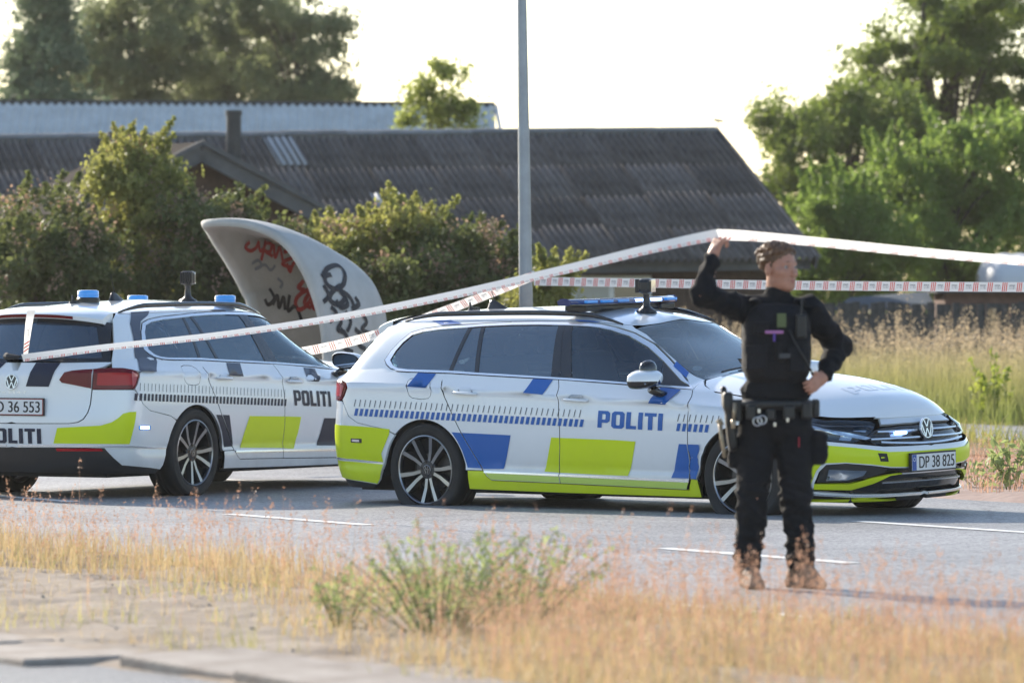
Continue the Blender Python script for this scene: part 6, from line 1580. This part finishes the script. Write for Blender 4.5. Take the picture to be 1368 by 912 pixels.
# head
f.ell(Hh(-.014,0,.036),(.097,.075,.083),.02,HM3).ell(Hh(.028,0,-.032),(.062,.060,.085),.03,HM3).ell(Hh(.034,0,-.080),(.052,.050,.036),.02,HM3)
f.cap(Hh(.070,-.008,-.098),Hh(.070,.008,-.098),.017,k=.02).cap(Hh(.083,0,.006),Hh(.110,0,-.034),.008,.0125,.012)
for q in (-1,1):
    f.ell(Hh(.052,q*.043,-.022),(.026,.024,.022),.02,HM3).ell(Hh(-.006,q*.076,-.012),(.019,.010,.031),.008,HM3).ell(Hh(.102,q*.011,-.040),(.010,.007,.007),.006,HM3)
    f.cap(Hh(.079,q*.010,.024),Hh(.070,q*.040,.022),.010,k=.012)
for q in (-1,1): f.ell(Hh(.094,q*.032,.002),(.014,.017,.011),.010,HM3,sub=True)
f.cap(Hh(.088,-.018,-.063),Hh(.088,.018,-.063),.0055,k=.007).cap(Hh(.086,-.016,-.0735),Hh(.086,.016,-.0735),.0065,k=.007)
# neck, trunk, arms, legs under the clothes
f.cap(Hh(-.012,0,-.07),Q(1038,402,.02),.055,.060,.03)
f.ell(Q(1037,450,.0),(.14,.095,.17),.05).ell(Q(1037,525,0),(.125,.09,.12),.05).ell(Q(1037,565,0),(.14,.10,.11),.05).cap(Q(1000,412,.01),Q(1076,412,.01),.05,k=.04)
RE,RW=Q(938,393,-.16),Q(951,342,-.11); LE,LW=Q(1123,464,.14),Q(1098,504,-.05)
f.cap(Q(994,412),RE,.052,.043,.03).cap(RE,RW,.043,.028,.02,).cap(Q(1082,413),LE,.052,.042,.03).cap(LE,LW,.042,.028,.02)
for hp,kn,an,toe in ((Q(1013,575),Q(1005,665,-.03),Q(998,750,.01),Q(1006,777,-.10)),(Q(1060,575),Q(1062,662,-.02),Q(1069,750,.02),Q(1084,777,-.06))):
    f.cap(hp,kn,.08,.058,.04).cap(kn,an,.056,.04,.03).cap(an,toe,.036,.03,.02)
# raised hand: palm, four bent fingers and thumb closing on the tape
def hand(w,kn_dir,across,nrm,curl,lens,thumb,pr=.0095,spread=.0185,palm=.078):
    kn_dir,across,nrm=[np.array(v,float)/np.linalg.norm(v) for v in (kn_dir,across,nrm)]
    kc=w+kn_dir*palm
    for i in range(4): f.cap(w+across*(i-1.5)*.012+kn_dir*.012,kc+across*(i-1.5)*spread,.0145,.0115,.012)
    f.cap(w-kn_dir*.02,w+kn_dir*.02,.026,.027,.02,flat=(nrm,.75))
    for i in range(4):
        p=kc+across*(i-1.5)*spread; ang=0; L=lens[i]
        for j,(fr,c) in enumerate(zip((.45,.31,.24),curl[i])):
            ang+=R(c); d=kn_dir*math.cos(ang)+nrm*math.sin(ang)+across*(i-1.5)*.04; q=p+d*L*fr; f.cap(p,q,pr*(1-.09*j),pr*(.93-.09*j),.0035); p=q
    p=w+kn_dir*.022-across*.024*np.sign(thumb[0][0]); 
    for j,(dv,L) in enumerate(thumb[1]):
        d=kn_dir*dv[0]+across*dv[1]+nrm*dv[2]; d=d/np.linalg.norm(d); q=p+d*L; f.cap(p,q,.0125-.0015*j,.011-.0015*j,.006); p=q
ud=Q(960,318,-.10)-RW
hand(RW,ud,(.55,-.75,-.12),(.80,.52,-.28),[(20,40,34),(46,58,40),(58,66,45),(64,70,45)][::1],(.074,.078,.072,.060),((1,),[((.75,-.45,.45),.034),((.75,.05,.75),.030),((.5,.3,.8),.022)]))
ld=Q(1083,515,-.115)-LW
hand(LW,ld,(.25,.1,-.9),(-.15,.95,.1),[(8,14,12),(12,16,14),(16,20,14),(22,22,16)],(.072,.078,.074,.060),((1,),[((.7,-.6,-.2),.032),((.9,-.25,.0),.026)]))
body=fin_mesh('body',f,skin,person)
# brows, eyes, lips
for q in (-1,1):
    b=MB(); b.lathe([(.0001,.0118),(.006,.0102),(.0105,.005),(.0118,0),(.0105,-.005)],14,Matrix.Translation(Vector(Hh(.0735,q*.031,.003)))@Vector(fw).to_track_quat('Z','Y').to_matrix().to_4x4()); e=b.build('eye',M_eye if 'M_eye' in globals() else M('eye_white',(.34,.29,.27),.3),person,True)
    b=MB(); b.lathe([(.0001,.0124),(.0045,.0115)],12,Matrix.Translation(Vector(Hh(.0735,q*.031,.003)))@Vector(fw+sd3*.0).to_track_quat('Z','Y').to_matrix().to_4x4()); b.build('iris',M('dark_iris',(.03,.025,.02),.2),e)
    b=MB(); b.tube([Hh(.086,q*.012,.025),Hh(.085,q*.028,.031),Hh(.073,q*.046,.025)],[.0035,.0042,.002],6,flat=.6); b.build('eyebrow',hair_m,person,True)
lip=M('lip',(.40,.15,.12),.45)
b=MB(); b.tube([Hh(.0865,-.021,-.067),Hh(.0945,-.008,-.063),Hh(.0955,0,-.0645),Hh(.0945,.008,-.063),Hh(.0865,.021,-.067)],[.002,.0042,.0045,.0042,.002],7); b.tube([Hh(.0865,-.018,-.070),Hh(.0935,0,-.0735),Hh(.0865,.018,-.070)],[.002,.0052,.002],7); b.build('lips',lip,person,True)
# hair: short at the sides, curly on top
fh=Field((-.16,-.17,1.50),(.17,.17,1.78),.0042); rg=np.random.default_rng(5)
fh.ell(Hh(-.020,0,.046),(.100,.0805,.082),.012,HM3)
for i in range(150):
    a=rg.uniform(-.105,.072); s_=rg.uniform(-.072,.072); e=1-((a+.020)/.108)**2-(s_/.084)**2
    if e<.02: continue
    h=.046+.082*math.sqrt(e)
    if h<.070 : continue
    f_=rg.uniform(.009,.015); fh.ell(Hh(a,s_,h+rg.uniform(-.004,.004)),(f_,f_,f_*.85),.005)
for i in range(60):
    th=rg.uniform(R(70),R(290)); h=rg.uniform(-.02,.08); e=1-((h-.046)/.082)**2
    if e<0.05: continue
    fh.ell(Hh(-.020+.100*math.sqrt(e)*math.cos(th),.0805*math.sqrt(e)*math.sin(th),h),(.010,.010,.012),.006)
# clear the face, the ears and the nape
fh.ell(Hh(.125,0,-.005),(.085,.075,.072),.008,HM3,sub=True)
for q in (-1,1): fh.ell(Hh(.035,q*.085,-.045),(.052,.022,.060),.006,HM3,sub=True); fh.ell(Hh(-.004,q*.092,-.014),(.020,.020,.030),.006,HM3,sub=True)
fh.ell(Hh(-.03,0,-.100),(.11,.11,.072),.006,HM3,sub=True)
fin_mesh('hair',fh,hair_m,person,lambda V:wob(V,.004,70,70,70,3))
# jacket
def folds(amp,seed,zs=1.0):
    def g(V):
        n=np.array([noise.noise(Vector((p[0]*9+seed,p[1]*9,p[2]*15*zs)))+.5*noise.noise(Vector((p[0]*22,p[1]*22+seed,p[2]*34*zs))) for p in V])
        c=V.mean(0); return V+0
    return g
def displace(V,F,amp,fx,fz,seed):
    N=np.zeros_like(V); a=V[F[:,1]]-V[F[:,0]]; b=V[F[:,3]]-V[F[:,0]]; n=np.cross(a,b)
    for k in range(4): np.add.at(N,F[:,k],n)
    N/=np.linalg.norm(N,axis=1)[:,None]+1e-9
    d=np.array([1-abs(noise.noise(Vector((p[0]*fx+seed+1.5*p[2],p[1]*fx,p[2]*fz+3*p[0]))))*2.2+.5*noise.noise(Vector((p[0]*fx*2.3,p[1]*fx*2.3+seed,p[2]*fz*2.4))) for p in V])
    A=amp(V) if callable(amp) else amp
    return V+N*(A*(d-.55))[:,None]
def cloth_mesh(name,fld,mat,amp,fx,fz,seed):
    V,F=fld.mesh(); V=displace(V,F,amp,fx,fz,seed); return mk_np(name,V,F,mat,person,True)
j=Field((-.50,-.34,.80),(.42,.28,1.80),.006)
j.ell(Q(1037,452,.0),(.160,.118,.185),.05).ell(Q(1037,522,0),(.176,.118,.12),.05).cap(Q(1000,412,.01),Q(1076,412,.01),.066,k=.05)
j.cap(Q(994,414),RE,.068,.058,.04).cap(RE,RW*.88+RE*.12+np.array([0,0,-.0]),.058,.041,.02).cap(Q(1082,415),LE,.070,.062,.04).cap(LE,LW*.86+LE*.14,.062,.047,.02)
j.cap(Q(1039,404,.012),Q(1040,393,.005),.074,.067,.02)
cloth_mesh('jacket',j,cloth,lambda V:np.where(np.abs(V[:,0])>.16,.013,.007),11,13,2)
# armoured vest
v=Field((-.24,-.24,.95),(.24,.22,1.50),.006)
v.ell(Q(1037,465,-.005),(.173,.146,.186),.02,p=4).ell(Q(1037,425,0),(.150,.125,.08),.03,p=3)
for q in (1008,1067): v.cap(Q(q,402,-.06),Q(q,402,.07),.028,k=.02,flat=((0,0,1),.5))
V,F=v.mesh(); V=displace(V,F,.0045,10,16,8); vest=mk_np('vest',V,F,vest_m,person,True)
def box_part(name,c,dims,mat,parent,bev=.008,rot=None):
    b=MB(); b.box(tuple(c),dims,rot); return b.build(name,mat,parent,bevel=bev)
for (px,py,w,h,dp) in ((1008,478,.105,.125,.045),(1062,482,.085,.12,.045),(1040,470,.05,.10,.035),(1015,438,.07,.065,.030)):
    box_part('vest_pouch',Q(px,py,-.155),(w,dp,h),vest_m,vest,.012); box_part('pouch_flap',Q(px,py,-.155)+np.array([0,-dp*.55,h*.33]),(w*1.04,.010,h*.36),vest_m,vest,.004)
box_part('radio',Q(1068,436,-.150),(.055,.040,.12),leather,vest,.010)
b=MB(); b.tube([Q(1068,420,-.155),Q(1069,400,-.15)],[.007,.005],8); b.build('radio_antenna',leather,vest)
b=MB(); b.tube([Q(1052,440,-.165),Q(1062,462,-.185),Q(1074,482,-.185),Q(1084,500,-.15)],.006,6); b.build('radio_cable',leather,vest,True)
box_part('olive_badge',Q(1042,428,-.158),(.047,.012,.070),M('olive_badge_cloth',(.11,.135,.055),.8),vest,.003)
box_part('pink_marker',Q(1032,443.5,-.185),(.092,.014,.016),M('pink_tape',(.42,.16,.36),.6),vest,.004)
box_part('purple_clip',Q(1032,450,-.186),(.012,.012,.045),M('purple_clip',(.12,.06,.32),.6),vest,.003)
box_part('name_tag',Q(1046,475,-.186),(.055,.008,.024),M('grey_tag',(.055,.055,.06),.6),vest,.002)
# trousers
t=Field((-.32,-.22,.02),(.32,.22,1.0),.006)
t.ell(Q(1036,560,0),(.180,.132,.12),.05).cap(Q(1013,575),Q(1005,662,-.03),.096,.080,.03).cap(Q(1005,662,-.03),Q(999,752,.005),.080,.071,.02).cap(Q(1060,575),Q(1063,660,-.02),.097,.080,.03).cap(Q(1063,660,-.02),Q(1070,748,.015),.080,.070,.02)
t.ell(Q(1095,598,0),(.040,.065,.085),.02,p=4).ell(Q(981,605,.02),(.032,.06,.08),.02,p=4)
cloth_mesh('trousers',t,cloth,lambda V:np.where(V[:,2]<.55,.016,.007),10,17,4)
# boots
bt=Field((-.24,-.28,-.03),(.30,.20,.22),.005)
for an,he,to in ((Q(999,752,.01),Q(1001,777,.06),Q(1007,780,-.155)),(Q(1070,750,.02),Q(1063,777,.045),Q(1090,780,-.10))):
    bt.cap(an,he,.058,.048,.02).cap(he,to,.046,.042,.02).cap((an+to)/2+np.array([0,0,-.005]),to,.046,.04,.02).ell(np.array([to[0],to[1],.018]),(.050,.052,.02),.01)
V,F=bt.mesh(); V[:,2]=np.maximum(V[:,2],.0015); V=displace(V,F,.003,22,22,6); V[:,2]=np.maximum(V[:,2],.0015); mk_np('boots',V,F,boot_m,person,True)
# belt with pouches, holster, baton, torch, cuffs
be=Field((-.24,-.22,.82),(.24,.22,1.02),.006); be.ell(Q(1036,540,0),(.196,.142,.036),.01,p=3); belt=fin_mesh('belt',be,leather,person)
for (px,py,dy,w,h,dp) in ((984,548,-.04,.06,.11,.09),(1002,550,-.125,.055,.075,.045),(1028,553,-.145,.05,.06,.04),(1052,550,-.145,.06,.07,.045),(1076,548,-.115,.055,.085,.05),(1089,545,-.03,.04,.09,.08)):
    box_part('belt_pouch',Q(px,py,dy),(w,dp,h),leather,belt,.012)
hs=Field((-.34,-.20,.55),(-.12,.12,1.06),.005)
hs.ell(Q(976,575,-.03),(.024,.050,.105),.02,Matrix.Rotation(R(6),3,'Y'),p=4).ell(Q(972,535,-.03),(.026,.046,.045),.02,p=4).cap(Q(970,540,.0),Q(967,520,.05),.020,.016,.01)
fin_mesh('holster',hs,leather,person)
tan=M('tan_rim_lit_metal',(.36,.28,.19),.4,metal=.4,var=.2,vscale=30); shiny=M('bright_metal',(.6,.58,.55),.3,metal=1)  # tan of baton and torch: rim light put into the colour
b=MB(); b.tube([Q(961,563,-.06),Q(964,590,-.06),Q(968,611,-.055)],[.012,.010,.011],10); b.tube([Q(959,560,-.06),Q(964,568,-.06)],[.016,.013],10); b.build('baton',tan,person,True)
b=MB(); b.tube([Q(981,538,-.10),Q(979,560,-.105)],[.011,.009],10); b.tube([Q(979,560,-.105),Q(978.5,572,-.105)],[.013,.013],10); b.build('torch',tan,person,True)
b=MB()
for (px,py) in ((1010,562),(1016,560)):
    c=Vector(Q(px,py,-.168)); b.tube([c+Vector((.022*math.cos(a),0,.022*math.sin(a))) for a in [2*math.pi*i/14 for i in range(15)]],.004,6)
tag(b.build('handcuffs',shiny,person),kind='stuff')
for (px,py) in ((1012,548),(1033,566),(1050,560)): box_part('buckle',Q(px,py,-.172),(.014,.008,.022),shiny,belt,.002)
b=MB(); b.box(tuple(Q(1066,590,-.105)),(.008,.006,.05)); b.build('red_tab',M('red_tab',(.30,.02,.03),.7),person)
# ------------------------------------------------------------------ evening haze
hz=bpy.data.materials.new('haze_air'); hz.use_nodes=True; nt=hz.node_tree; nt.nodes.clear()
out=nt.nodes.new('ShaderNodeOutputMaterial'); pv=nt.nodes.new('ShaderNodeVolumePrincipled'); pv.inputs['Color'].default_value=(.93,.92,.90,1); pv.inputs['Density'].default_value=.00018; pv.inputs['Anisotropy'].default_value=.35
nt.links.new(pv.outputs[0],out.inputs['Volume'])
b=MB(); b.box((0,100,6.5),(170,250,15.2)); tag(b.build('haze',hz),kind='stuff')
